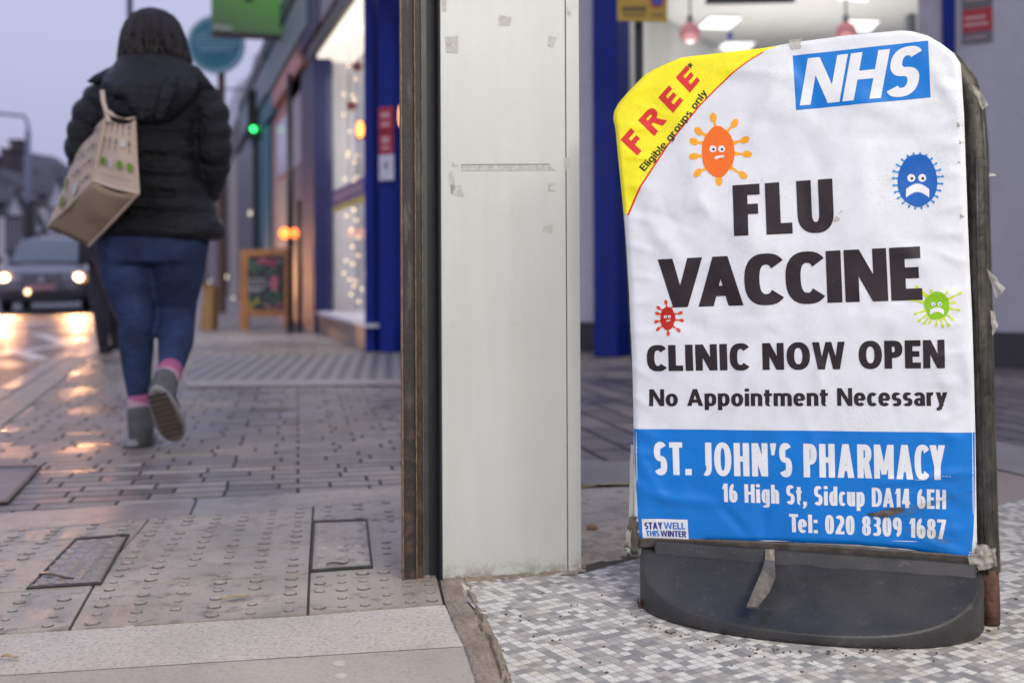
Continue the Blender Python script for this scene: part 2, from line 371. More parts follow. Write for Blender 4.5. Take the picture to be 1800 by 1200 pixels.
cols = [(0.0, (0.655, 0.64, 0.60)), (0.38, (0.43, 0.405, 0.385)), (0.60, (0.34, 0.33, 0.32)), (0.76, (0.25, 0.25, 0.25)), (0.93, (0.60, 0.56, 0.50))]
el = cr.color_ramp.elements; el[0].position = 0; el[0].color = (*cols[0][1], 1); el[1].position = cols[1][0]; el[1].color = (*cols[1][1], 1)
for pos, cc in cols[2:]:
    x = el.new(pos); x.color = (*cc, 1)
sx = nt.nodes.new('ShaderNodeSeparateXYZ'); nt.links.new(fr.outputs[0], sx.inputs[0])
def edge(o): return math_(nt, 'MINIMUM', o, math_(nt, 'SUBTRACT', 1.0, o))
ed = math_(nt, 'MINIMUM', edge(sx.outputs[0]), edge(sx.outputs[1]))
gf = ramp(nt, ed, 0.02, 0.05)
n2 = tnoise(nt, coord(nt), 450, 2); n1 = tnoise(nt, coord(nt), 5, 5, 0.65); n4 = tnoise(nt, coord(nt), 2, 2)
c = mix(nt, cr.outputs[0], ramp(nt, n2, 0.35, 0.7, (0.82,) * 3, (1.1,) * 3), 1.0, 'MULTIPLY')
c = mix(nt, (0.25, 0.225, 0.19), c, gf)
c = mix(nt, c, (0.34, 0.29, 0.22), math_(nt, 'MULTIPLY', ramp(nt, n1, 0.52, 0.75), 0.7))
c = mix(nt, c, ramp(nt, tnoise(nt, coord(nt), 28, 6, 0.75), 0.35, 0.6, (0.86,) * 3, (1.03,) * 3), 1.0, 'MULTIPLY')
nt.links.new(c, bs.inputs['Base Color']); bs.inputs['Roughness'].default_value = 0.5; bump(nt, bs, gf, 0.6, 0.0015)
MOS = [(790, 1034), (1015, 1006), (1130, 985), (1757, 893), (1800, 884), (2300, 800), (3200, 1100), (2600, 1900), (1000, 1500), (905, 1225), (884, 1160), (858, 1100)]
flat('mosaic_floor', MOS, m, 0.010)
# broken cement fillet between the slabs and the mosaic, cracked and uneven
cem, nt, bs = nodes('crumbling_cement'); v = coord(nt)
n1 = tnoise(nt, v, 18, 6, 0.7); n2 = tnoise(nt, v, 220, 4, 0.75); n3 = tnoise(nt, v, 55, 5, 0.7)
c = mix(nt, (0.24, 0.185, 0.135), (0.40, 0.33, 0.26), ramp(nt, n1, 0.35, 0.65)); c = mix(nt, c, (0.28, 0.27, 0.24), ramp(nt, n3, 0.6, 0.7))
c = mix(nt, c, ramp(nt, n2, 0.3, 0.7, (0.6,) * 3, (1.2,) * 3), 1.0, 'MULTIPLY')
nt.links.new(c, bs.inputs['Base Color']); bs.inputs['Roughness'].default_value = 0.92; bump(nt, bs, n2, 1.0, 0.004)
lft = [(772, 1008), (776, 1040), (783, 1068), (800, 1110), (817, 1145), (832, 1190), (848, 1240), (870, 1320)]
rgt = [(826, 1014), (832, 1046), (850, 1078), (867, 1115), (884, 1155), (897, 1198), (915, 1245), (950, 1330)]
rows = []
for i in range(60):
    t = i / 59 * (len(lft) - 1); k = min(int(t), len(lft) - 2); f = t - k
    a = G(*[lerp(lft[k][j], lft[k + 1][j], f) for j in (0, 1)]); b = G(*[lerp(rgt[k][j], rgt[k + 1][j], f) for j in (0, 1)])
    r = []
    for j in range(16):
        s = j / 15; p = lerp(a, b, s)
        if j == 15: p += (b - a).normalized() * 0.006 * noise.noise(Vector((i * 0.7, 3.1, 0)))
        hgt = 0.009 + 0.005 * math.sin(math.pi * min(1, s * 1.02)) ** 0.6 + 0.005 * noise.noise(p * 40) + 0.004 * noise.noise(p * 110)
        crk = abs(s - 0.72 - 0.12 * noise.noise(Vector((i * 0.22, 0, 5))))
        if crk < 0.06: hgt -= 0.009
        r.append(Vector((p.x, p.y, max(0.003, hgt))))
    rows.append(r)
mb = MB(); mb.grid(rows); struct('cement_strip', mb, cem, smooth=False)
# fillet along the foot of the pillar and the broken apron behind the board
rows = []
for i in range(50):
    s = i / 49; x = lerp(779, 1030, s); y = lerp(1024, 1004, s); r = []
    for j in range(6):
        p = G(x, y + j * 2.6); hgt = 0.009 + 0.005 * (1 - j / 5) + 0.005 * noise.noise(p * 60)
        r.append(Vector((p.x, p.y, max(0.004, hgt))))
    rows.append(r)
mb = MB(); mb.grid(rows); struct('cement_fillet', mb, cem)
rows = []
for i in range(40):
    s = i / 39; r = []
    for j in range(24):
        t = j / 23; x = lerp(1005, 1190, s); y = lerp(lerp(938, 915, s), lerp(1008, 978, s), t)
        p = G(x, y); hgt = 0.012 + 0.010 * noise.noise(p * 12) + 0.006 * noise.noise(p * 45) + 0.003 * noise.noise(p * 120)
        if j in (0, 23): hgt = 0.002
        r.append(Vector((p.x, p.y, max(0.002, hgt))))
    rows.append(r)
mb = MB(); mb.grid(rows); struct('broken_apron', mb, M('pale_rubble_cement', (0.40, 0.35, 0.29), 0.9, var=0.3, scale=25, bmp=0.8, bscale=180, bdist=0.003))
flat('apron_joint', [(1022, 1004), (1130, 974), (1130, 986), (1015, 1018)], jm, 0.0115)
# side street paving seen between the pillar and the board, and right of the board
flat('alley_paving', [(1000, 664), (2300, 690), (2300, 905), (1800, 790), (1130, 818), (1000, 812)], alley, 0.008)
flat('alley_stone_band', [(1000, 812), (1130, 818), (1745, 778), (1800, 790), (2300, 860), (2300, 900), (1800, 840), (1750, 828), (1130, 858), (1000, 856)], stone('dull_stone', (0.25, 0.235, 0.225), 0.6, 0.3, 0.1), 0.0095)
flat('alley_tactile_base', [(1000, 862), (1130, 858), (1130, 930), (1000, 940)], tm, 0.006)
flat('brown_slabs', [(1600, 845), (1750, 829), (1800, 839), (2300, 895), (2300, 860), (1800, 889), (1600, 920)], stone('brown_stone', (0.27, 0.23, 0.205), 0.65, 0.35, 0.1), 0.0055)
ymb = MB()
for a, b in (((1018, 861), (1048, 858.5)), ((1056, 857.5), (1090, 855.5)), ((1094, 856), (1118, 857))):
    p, q = G(*a), G(*b); d = (q - p).normalized(); nrm = Vector((-d.y, d.x, 0)) * 0.008
    ymb.poly([p - nrm + Vector((0, 0, 0.0115)), q - nrm * 0.6 + Vector((0, 0, 0.0115)), q + nrm + Vector((0, 0, 0.0115)), p + nrm * 0.7 + Vector((0, 0, 0.0115))])
struct('yellow_line', ymb, M('worn_yellow', (0.5, 0.42, 0.12), 0.7, var=0.3, scale=50))
# road markings
wp = M('worn_white_paint', (0.6, 0.58, 0.55), 0.4, var=0.2, scale=20)
mk = MB()
def mark(a, b, w):
    p, q = G(*a, z=-0.111), G(*b, z=-0.111); d = (q - p).normalized(); n_ = Vector((-d.y, d.x, 0)) * w / 2
    mk.poly([p - n_, q - n_, q + n_, p + n_])
mark((20, 612), (72, 632), 0.17); mark((66, 586), (120, 606), 0.17); mark((-60, 575), (82, 567), 0.5)
mark((5, 622), (125, 603), 0.15)
struct('road_marking', mk, wp)
# double dark channel line by the kerb
flat('gutter', [(*kx(-3, KW + 0.30),), (*kx(70, KW + 0.3),), (*kx(70, KW),), (*kx(-3, KW),)] and [(0, 700), (0, 686)] if False else [(-40, 655), (70, 652), (56, 660), (-60, 664)], M('wet_tar', (0.03, 0.03, 0.035), 0.3), -0.108)

# ---- covers let into the pavement
steel = M('worn_steel', (0.22, 0.22, 0.24), 0.35, 0.7, var=0.2, scale=30)
def cover(px, label, fw=0.012, lid=tm, z=0.010, bumps=None, group=None):
    pts = [G(*p) for p in px]; c = sum(pts, Vector()) / 4
    t = thing('inspection_cover', (c.x, c.y, 0), label, 'manhole cover', group)
    inner = [c + (p - c) * (1 - fw / (p - c).length * 1.4) for p in pts]
    fm = MB()
    for i in range(4):
        a, b, ci, di = pts[i], pts[(i + 1) % 4], inner[(i + 1) % 4], inner[i]
        fm.prism([(q.x, q.y, z + 0.001) for q in (a, b, ci, di)], (0, 0, -0.008))
    fm.build('frame', M('dark_iron', (0.05, 0.045, 0.045), 0.45, 0.6), t)
    i2 = [c + (p - c) * 0.985 for p in inner]
    lm = MB(); lm.prism([(q.x, q.y, z - 0.0015) for q in i2], (0, 0, -0.005))
    if bumps:
        nx, ny = bumps
        for a in range(nx):
            for b in range(ny):
                q = lerp(lerp(i2[0], i2[1], (a + .5) / nx), lerp(i2[3], i2[2], (a + .5) / nx), (b + .5) / ny)
                r = 0.011
                lm.add([(q.x + r * k_ * math.cos(j * math.pi / 4), q.y + r * k_ * math.sin(j * math.pi / 4), z - 0.0015 + zz) for k_, zz in ((1.2, 0), (0.8, 0.0035)) for j in range(8)],
                       [(j, (j + 1) % 8, 8 + (j + 1) % 8, 8 + j) for j in range(8)] + [tuple(range(8, 16))])
    lm.build('lid', lid, t)
    return t
wetlid, nt, bs = nodes('wet_lid'); bs.inputs['Base Color'].default_value = (0.25, 0.215, 0.185, 1); v = coord(nt)
nt.links.new(ramp(nt, tnoise(nt, v, 8, 4), 0.42, 0.6, (0.1,) * 3, (0.4,) * 3), bs.inputs['Roughness'])
cover([(133, 952), (228, 945), (178, 1034), (46, 1042)], 'wet rusty inspection cover with blister studs in the tactile paving at lower left', lid=wetlid, bumps=(4, 8))
cover([(551, 921), (646, 918), (656, 1004), (545, 1012)], 'small square iron framed cover in the tactile paving next to the rusty pillar channel', bumps=(3, 6))
cover([(-110, 826), (74, 822), (14, 888), (-210, 896)], 'dark steel edged drain cover at the left edge of the block paving', fw=0.02, lid=M('stone_lid', (0.20, 0.175, 0.17), 0.5, var=0.3))
# ---- small litter
lf = M('dry_leaf', (0.36, 0.27, 0.17), 0.8, var=0.3, scale=40)
def leaf(px, py, l, w, ang, label, col=None):
    c = G(px, py); t = MB(); rows = []
    for i in range(9):
        s = i / 8; hw = w * math.sin(math.pi * min(1, s * 0.96 + 0.04)) ** 0.8 / 2
        rows.append([Vector((c.x + (s - .5) * l * math.cos(ang) - y * hw * math.sin(ang), c.y + (s - .5) * l * math.sin(ang) + y * hw * math.cos(ang), 0.014 + 0.003 * abs(y) + 0.002 * math.sin(s * 6))) for y in (-1, -.5, 0, .5, 1)])
    t.grid(rows); o = t.build('dry_leaf', col or lf, solid=0.0006); return tag(o, label, 'leaf')
leaf(415, 1062, 0.062, 0.016, R(40), 'thin dry tan leaf lying on the tactile paving', None)
leaf(18, 1169, 0.03, 0.012, R(15), 'short brown leaf scrap on the granite band at the left edge', None)
leaf(100, 1025, 0.09, 0.012, R(-20), 'dark brown twig like leaf on the wet inspection cover', M('brown_leaf', (0.10, 0.065, 0.04), 0.7))
leaf(593, 1002, 0.05, 0.012, R(25), 'brown leaf on the small iron framed cover', M('brown_leaf2', (0.12, 0.08, 0.05), 0.7))
mb = MB(); c = G(1041, 942); mb.ball(c + Vector((0, 0, 0.022)), 0.014, 0.012, 0.009, 10); tag(mb.build('pebble', M('brown_pebble', (0.35, 0.22, 0.13), 0.8), smooth=True), 'small brown stone on the pale broken cement behind the white pillar', 'stone')
gr = M('weed_green', (0.12, 0.27, 0.05), 0.6, var=0.3, scale=60)
def weed(px, py, n, h, label, mat, seed, name='weed', z0=0.012):
    random.seed(seed); c = G(px, py); t = thing(name, (c.x, c.y, 0), label, 'plant'); mb = MB(); st = MB()
    for i in range(n):
        a = random.uniform(0, 6.28); l = h * random.uniform(.5, 1); tip = c + Vector((math.cos(a) * l * 0.55, math.sin(a) * l * 0.4, z0 + l))
        st.tube([c + Vector((0, 0, z0 - 0.006)), lerp(c, tip, .5) + Vector((0, 0, 0.004)), tip], [0.0012, 0.001, 0.0006], 5)
        for k in range(4):
            q = lerp(c + Vector((0, 0, z0)), tip, random.uniform(.35, 1.05)); b = random.uniform(0, 6.28); s = random.uniform(.5, 1) * h * 0.22
            d = Vector((math.cos(b), math.sin(b), random.uniform(-.1, .6))).normalized(); w = d.cross(Vector((0, 0, 1))).normalized() * s * .4
            mb.add([q, q + d * s * .5 + w, q + d * s, q + d * s * .5 - w], [(0, 1, 2, 3)])
    st.build('stem', mat, t); mb.build('foliage', mat, t, solid=0.0004); random.seed(7); return t
weed(1114, 984, 9, 0.045, 'small bright green weed growing at the left foot of the pavement sign', gr, 3)
dr = M('dry_moss', (0.16, 0.14, 0.09), 0.95, var=0.4, scale=80)
weed(1012, 1004, 12, 0.03, 'dry brown moss tuft at the right foot of the white pillar', dr, 5, 'moss_tuft')
weed(727, 1006, 14, 0.025, 'dark dead moss at the foot of the rusty channel', M('dark_moss', (0.06, 0.045, 0.03), 0.95), 9, 'moss_tuft')
weed(1126, 1078, 16, 0.018, 'rusty brown debris clump against the left side of the sign base', M('rust_moss', (0.10, 0.055, 0.035), 0.95), 11, 'debris_clump')
# grit scattered over the mosaic
gm = MB(); random.seed(21)
for i in range(210):
    x = random.uniform(800, 1790); y = random.uniform(1050, 1195)
    if i < 110:   # gathers against the base
        a = random.random(); x = lerp(1130, 1740, a); y = 1092 + 62 * math.sin(math.pi * (a * 0.9 + 0.02)) ** 0.7 + random.uniform(0, 7)
    c = G(x, y); r = random.uniform(0.0006, 0.0022)
    gm.ball(c + Vector((0, 0, 0.0105 + r * .5)), r * random.uniform(1, 2), r, r * .8, 5)
tag(gm.build('grit', M('dark_grit', (0.09, 0.065, 0.045), 0.9, var=0.5, scale=200)), 'dark grit and crumbs scattered on the mosaic floor', 'grit', kind='stuff')
random.seed(7)

gum = M('old_gum', (0.50, 0.45, 0.38), 0.8)
for x, y, r in ((595, 1172, .011), (598, 1194, .010), (520, 1105, .009), (226, 1108, .010), (925, 1000, .0)):
    if r:
        c = G(x, y); mb = MB(); mb.prism([(c.x + r * (1 + .15 * math.sin(3 * k)) * math.cos(k * math.pi / 8), c.y + r * math.sin(k * math.pi / 8), 0.0062) for k in range(16)], (0, 0, 0.0013))
        tag(mb.build('chewing_gum', gum), kind='structure')
# ------------------------------------------------------------------ lettering: each glyph is a few stroke patches
def glyph(ch, wf, v, h):
    X = 0.735; p = []
    B = {'A': .78, 'C': .66, 'D': .72, 'E': .54, 'F': .52, 'H': .72, 'J': .44, 'L': .50, 'M': .92, 'N': .74, 'O': .80, 'P': .62, 'R': .66, 'S': .60, 'T': .60, 'U': .70, 'V': .78, 'W': 1.12, 'Y': .72,
         'a': .54, 'b': .58, 'c': .48, 'd': .58, 'e': .58, 'g': .58, 'h': .57, 'm': .90, 'n': .57, 'o': .60, 'p': .58, 'r': .40, 's': .47, 't': .40, 'u': .57, 'y': .56, 'j': .3, '1': .40, '*': .4, ' ': .30}
    w = B.get(ch, .58) * wf
    if ch in 'Iil.:,\'': w = v * 1.0
    if ch == ' ': return [], w
    def par(b0, b1, yb, t0, t1, yt, nx=4, ny=10):
        p.append([[(lerp(lerp(b0, b1, i / nx), lerp(t0, t1, i / nx), j / ny), lerp(yb, yt, j / ny)) for i in range(nx + 1)] for j in range(ny + 1)])
    def bar(x0, x1, y0, y1): par(x0, x1, y0, x0, x1, y1, max(2, int((x1 - x0) * 12)), max(2, int((y1 - y0) * 12)))
    def arc(cx, cy, rx, ry, a0, a1, tx=None, ty=None, e=2.35, n=None):
        tx = v if tx is None else tx; ty = h if ty is None else ty; n = n or max(8, int(abs(a1 - a0) / 9)); rows = []
        tx = min(tx, rx * .98); ty = min(ty, ry * .98)
        def pt(a, ax, ay):
            c, s = math.cos(a), math.sin(a)
            return (cx + ax * math.copysign(abs(c) ** (2 / e), c), cy + ay * math.copysign(abs(s) ** (2 / e), s))
        for k in range(4):
            f = k / 3; rows.append([pt(R(lerp(a0, a1, i / n)), rx - tx * f, ry - ty * f) for i in range(n + 1)])
        p.append(rows)
    o = 0.012
    if ch == 'A': par(0, v, 0, w / 2 - v * .5, w / 2 + v * .42, 1); par(w - v, w, 0, w / 2 - v * .42, w / 2 + v * .5, 1); bar(w * .22, w * .78, .2, .2 + h * .95)
    elif ch == 'C': arc(w * .57, .5, w * .57, .5 + o, 41, 319, e=2.5)
    elif ch == 'D': bar(0, v, 0, 1); arc(w * .4, .5, w * .6, .5, -90, 90); bar(v * .9, w * .42, 0, h); bar(v * .9, w * .42, 1 - h, 1)
    elif ch in 'EF':
        bar(0, v, 0, 1); bar(v * .9, w, 1 - h, 1); bar(v * .9, w * .92, .52 - h * .5, .52 + h * .45)
        if ch == 'E': bar(v * .9, w, 0, h)
    elif ch == 'H': bar(0, v, 0, 1); bar(w - v, w, 0, 1); bar(v * .9, w - v * .9, .52 - h * .5, .52 + h * .5)
    elif ch == 'I': bar(0, v, 0, 1)
    elif ch == 'J': bar(w - v, w, .3, 1); arc(w - (w + v * .1) * .55, .3, (w + v * .1) * .55, .3 + o, -118, 2)
    elif ch == 'L': bar(0, v, 0, 1); bar(v * .9, w, 0, h)
    elif ch == 'M': bar(0, v * .92, 0, 1); bar(w - v * .92, w, 0, 1); par(w / 2 - v * .38, w / 2 + v * .38, .12, 0, v, 1); par(w / 2 - v * .38, w / 2 + v * .38, .12, w - v, w, 1)
    elif ch == 'N': bar(0, v * .93, 0, 1); bar(w - v * .93, w, 0, 1); par(w - v * 1.02, w, 0, 0, v * 1.02, 1)
    elif ch in 'O0': arc(w / 2, .5, w / 2, .5 + o, 0, 360, e=2.25 if ch == 'O' else 2.6)
    elif ch in 'PR':
        bar(0, v, 0, 1); yc = .69 if ch == 'P' else .715; ry = 1 - yc
        arc(w * .5, yc, w * .5, ry, -90, 90); bar(v * .9, w * .52, 1 - h, 1); bar(v * .9, w * .52, 2 * yc - 1, 2 * yc - 1 + h)
        if ch == 'R': par(w - v * 1.02, w * 1.04, 0, w * .40, w * .40 + v * .9, 2 * yc - 1 + h * .4)
    elif ch in 'Ss':
        H = 1 if ch == 'S' else X; hh = h if ch == 'S' else h * .82; ry = H * .25 + hh / 4 + o / 2; rx = w / 2
        arc(rx, H + o - ry, rx * .97, ry, 33, 272, v, hh); arc(rx, ry - o, rx, ry, -150, 92, v, hh)
    elif ch == 'T': bar(0, w, 1 - h, 1); bar(w / 2 - v / 2, w / 2 + v / 2, 0, 1 - h * .9)
    elif ch == 'U': bar(0, v, .36, 1); bar(w - v, w, .36, 1); arc(w / 2, .37, w / 2, .37 + o, 180, 360)
    elif ch == 'V': par(w / 2 - v * .48, w / 2 + v * .40, 0, 0, v, 1); par(w / 2 - v * .40, w / 2 + v * .48, 0, w - v, w, 1)
    elif ch == 'W':
        a, b = w * .27, w * .73; u = v * .92
        par(a - u * .5, a + u * .4, 0, 0, u, 1); par(a - u * .4, a + u * .5, 0, w / 2 - u * .42, w / 2 + u * .3, 1)
        par(b - u * .5, b + u * .4, 0, w / 2 - u * .3, w / 2 + u * .42, 1); par(b - u * .4, b + u * .5, 0, w - u, w, 1)
    elif ch == 'Y': bar(w / 2 - v / 2, w / 2 + v / 2, 0, .42); par(w / 2 - v / 2, w / 2 + v * .42, .38, 0, v * 1.02, 1); par(w / 2 - v * .42, w / 2 + v / 2, .38, w - v * 1.02, w, 1)
    elif ch == 'a': bar(w - v, w, 0, X * .62); arc(w * .47, X * .6, w * .53, X * .4 + o, 0, 152, v, h * .85); arc(w * .46, .215, w * .46, .225, 0, 360, v * .95, h * .72, 2.1)
    elif ch in 'bp':
        bar(0, v, *((0, 1) if ch == 'b' else (-.24, X))); arc(w / 2, X / 2, w / 2, X / 2 + o, 0, 360, v, h * .88)
    elif ch in 'dg':
        bar(w - v, w, *((0, 1) if ch == 'd' else (-.06, X))); arc(w / 2, X / 2, w / 2, X / 2 + o, 0, 360, v, h * .88)
        if ch == 'g': arc(w / 2, -.04, w / 2, .21, -140, 0, v, h * .85)
    elif ch == 'c': arc(w * .55, X / 2, w * .55, X / 2 + o, 42, 318, v, h * .88)
    elif ch == 'e': arc(w / 2, X / 2, w / 2, X / 2 + o, 0, 318, v, h * .88); bar(v * .8, w - v * .3, X * .5 - h * .36, X * .5 + h * .3)
    elif ch in 'hnmu':
        H = 1 if ch == 'h' else X
        if ch == 'u': bar(0, v, .27, X); bar(w - v, w, 0, X); arc(w / 2, .27, w / 2, .27 + o, 180, 360, v, h * .88)
        elif ch == 'm':
            k = (w + v) / 2; bar(0, v, 0, X)
            for q in (0, w - k): arc(q + k / 2, X - .26, k / 2, .26 + o, 0, 180, v * .97, h * .85); bar(q + k - v, q + k, 0, X - .25)
        else: bar(0, v, 0, H); arc(w / 2, X - .26, w / 2, .26 + o, 0, 180, v, h * .9); bar(w - v, w, 0, X - .25)
    elif ch == 'i': bar(0, v, 0, X); arc(v / 2, .93, v * .56, .095, 0, 360, v * .55, .093, 2)
    elif ch == 'l': bar(0, v, 0, 1.0)
    elif ch == 'o': arc(w / 2, X / 2, w / 2, X / 2 + o, 0, 360, v, h * .88, 2.2)
    elif ch == 'r': bar(0, v, 0, X); arc(w * .72, X - .28, w * .72, .28 + o, 78, 180, v, h * .95)
    elif ch == 't': bar(w * .16, w * .16 + v, .2, .93); bar(0, w, X - h * .85, X); arc(w * .16 + (w * .84) * .55, .22, w * .84 * .55, .22 + o, 180, 285, v, h * .85)
    elif ch == 'y': par(w / 2 - v * .5, w / 2 + v * .42, 0, 0, v, X); par(w * .30 - v * .5, w * .30 + v * .45, -.2, w - v, w, X, 4, 12); bar(w * .02, w * .34, -.245, -.245 + h * .8)
    elif ch == '1': bar(w - v, w, 0, 1); par(0, w * .2, .70, w - v, w - v * .3, 1, 3, 4)
    elif ch == '2': arc(w / 2, .70, w / 2, .30 + o, -25, 150); par(0, v * 1.15, h * .8, w - v * 1.15, w - v * .02, .60); bar(0, w, 0, h)
    elif ch == '3': arc(w * .46, .745, w * .50, .265, -90, 135); arc(w * .46, .275, w * .54, .285, -140, 90); bar(w * .2, w * .5, .49, .49 + h * .75)
    elif ch == '4': bar(w - v * 1.3, w - v * .3, 0, 1); bar(0, w, .2, .2 + h * .85); par(0, v * .9, .22, w - v * 1.5, w - v * .5, 1)
    elif ch == '6': arc(w / 2, .32, w / 2, .33, 0, 360); arc(w * .62, .5, w * .62, .51, 95, 190, v, h)
    elif ch == '9': arc(w / 2, .68, w / 2, .33, 0, 360); arc(w * .38, .5, w * .62, .51, -85, 10, v, h)
    elif ch == '7': bar(0, w, 1 - h, 1); par(w * .12, w * .12 + v, 0, w - v, w, 1 - h * .5)
    elif ch == '8': arc(w / 2, .745, w * .47, .265, 0, 360, v * .95, h * .85); arc(w / 2, .28, w / 2, .29, 0, 360, v * .98, h * .9)
    elif ch == '.': bar(0, v, 0, h * 1.15)
    elif ch == ':': bar(0, v, 0, h * 1.1); bar(0, v, X - h * 1.1, X)
    elif ch == ',': bar(0, v, 0, h * 1.1); par(-.04, v * .45, -.18, v * .3, v, .02, 2, 3)
    elif ch == "'": par(v * .2, v * .65, .64, 0, v, 1, 2, 4)
    elif ch == '*':
        for k in range(5):
            a = R(90 + 72 * k); c, s = math.cos(a), math.sin(a); r_, t_ = w * .5, w * .13
            p.append([[(w / 2 - s * t_ * j * (1 if i else .5) + c * r_ * i, .5 + c * t_ * j * (1 if i else .5) + s * r_ * i) for j in (-1, 1)] for i in (0, .5, 1)])
    return p, w
KERN = {'VA': -.15, 'AC': -.03, 'AR': .02, 'CY': -.05, 'Te': -.10, 'NO': .01, '. ': -.02, 'DA': -.03, 'A1': -.02}
def layout(text, ratio, v, h, sb=.085, wf=None):
    """glyph patches for a line whose width over cap height is ratio; widths are solved, stems are kept"""
    def run(k):
        x = 0; out = []
        for i, ch in enumerate(text):
            g, w = glyph(ch, k, v, h); out.append((x, g)); x += w + (sb if i < len(text) - 1 else 0) + KERN.get(text[i:i + 2], 0)
        return out, x
    lo, hi = .3, 3.0
    for _ in range(30):
        mid = (lo + hi) / 2
        if run(mid)[1] < ratio: lo = mid
        else: hi = mid
    return run(lo)

# ------------------------------------------------------------------ the pavement sign
PA = P(1135, 600, 2.25); PA.z = 0
PB = P(1745, 600, 2.05); PB.z = 0
W = (PB - PA).normalized(); N = Vector((W.y, -W.x, 0))        # N looks at the photographer
sign_loc = (PA + PB) / 2
sign = thing('pavement_sign', tuple(sign_loc), 'white flu vaccine pavement sign with torn clear tape standing on a black plastic base', 'pavement sign')
OUT_L = [(1124, 950), (1114, 930), (1114, 840), (1112.5, 753), (1110, 640), (1105, 520), (1097, 400), (1081, 230), (1076.5, 208), (1078, 196), (1085, 182), (1102, 162), (1131, 131), (1151, 119), (1196, 100), (1343, 84), (1393, 74), (1480, 62), (1582, 53)]
OUT_R = [(1708, 983), (1718, 960), (1715, 757), (1709, 550), (1702, 400), (1695, 200), (1691, 139), (1689, 112), (1678, 94), (1655, 76), (1630, 62), (1600, 53.5), (1582, 53)]
BOT = [(1124, 950), (1240, 951), (1348, 952.5), (1420, 955), (1500, 957.5), (1600, 967), (1676, 982), (1708, 983)]
outline = OUT_L + OUT_R[::-1][1:] + BOT[::-1][1:-1]
random.seed(12)
RIDGES = [((1128, 862), (1188, 878), 9, .0016), ((1188, 876), (1265, 884), 10, .0015), ((1265, 884), (1312, 940), 9, -.0014), ((1115, 790), (1170, 880), 8, .0012), ((1140, 395), (1210, 470), 14, .0012),
          ((1480, 560), (1620, 560), 20, .001), ((1600, 540), (1660, 700), 22, .0009), ((1390, 80), (1440, 200), 14, -.001), ((1220, 180), (1320, 130), 16, -.001), ((1310, 620), (1290, 760), 12, .0009),
          ((1530, 850), (1720, 830), 6, .0012), ((1600, 940), (1700, 975), 8, .0014), ((1340, 860), (1345, 950), 10, -.0014), ((1640, 120), (1690, 200), 12, .0012), ((1200, 250), (1235, 380), 22, .0012)]
for _ in range(60):
    x, y = random.uniform(1100, 1700), random.uniform(90, 970); a = random.choice([R(35), R(-50), R(80), R(10)]) + random.uniform(-.3, .3); l = random.uniform(50, 190)
    RIDGES.append(((x, y), (x + l * math.cos(a), y + l * math.sin(a)), random.uniform(7, 24), random.choice((-1, 1)) * random.uniform(.0003, .0011)))
for _ in range(34):
    x, y = random.uniform(1110, 1690), random.uniform(110, 960); a = random.choice([R(28), R(-62), R(70), R(-20)]) + random.uniform(-.25, .25); l = random.uniform(35, 120)
    RIDGES.append(((x, y), (x + l * math.cos(a), y + l * math.sin(a)), random.uniform(4.5, 7), random.choice((-1, 1)) * random.uniform(.0002, .0005)))
for y in range(150, 960, 52):          # puckers where the tape pulls the edge
    RIDGES.append(((1700 - 6, y), (1650, y + random.uniform(-25, 25)), random.uniform(5, 9), .0009)); RIDGES.append(((1100, y + 20), (1150, y + random.uniform(-10, 50)), random.uniform(5, 9), .0009))
def segd(px, py, a, b):
    dx, dy = b[0] - a[0], b[1] - a[1]; t = max(0, min(1, ((px - a[0]) * dx + (py - a[1]) * dy) / (dx * dx + dy * dy + 1e-9)))
    return math.hypot(px - a[0] - dx * t, py - a[1] - dy * t), t
def disp(px, py):
    d = .0045 * noise.noise(Vector((px / 120, py / 170, 0))) + .0016 * noise.noise(Vector((px / 45, py / 60, 4)))
    for a, b, w, amp in RIDGES:
        if min(a[0], b[0]) - 3 * w < px < max(a[0], b[0]) + 3 * w and min(a[1], b[1]) - 3 * w < py < max(a[1], b[1]) + 3 * w:
            q, t = segd(px, py, a, b); d += 2.6 * amp * math.exp(-(q / w) ** 2) * math.sin(math.pi * min(1, max(0, .12 + t * .76)))
    e = min(segd(px, py, outline[i], outline[i + 1])[0] for i in range(len(outline) - 1))
    if e < 9: d -= .007 * (1 - e / 9) ** 2
    return d
def surf(px, py, off=0.0): return hit(px, py, PA, N) + N * (disp(px, py) + off)
def chain(c, y):
    c = sorted(c, key=lambda p: p[1])
    if y <= c[0][1]: return c[0][0]
    for a, b in zip(c, c[1:]):
        if a[1] <= y <= b[1]: return lerp(a[0], b[0], (y - a[1]) / max(1e-6, b[1] - a[1]))
    return c[-1][0]
def scan(L_, R_, ys, nx, off):
    return [[surf(lerp(xl, xr, j / nx), y, off) for j in range(nx + 1)] for y in ys for xl, xr in [(chain(L_, y), chain(R_, y))]]
def frange(a, b, st):
    n = max(1, int(round(abs(b - a) / st))); return [lerp(a, b, i / n) for i in range(n + 1)]
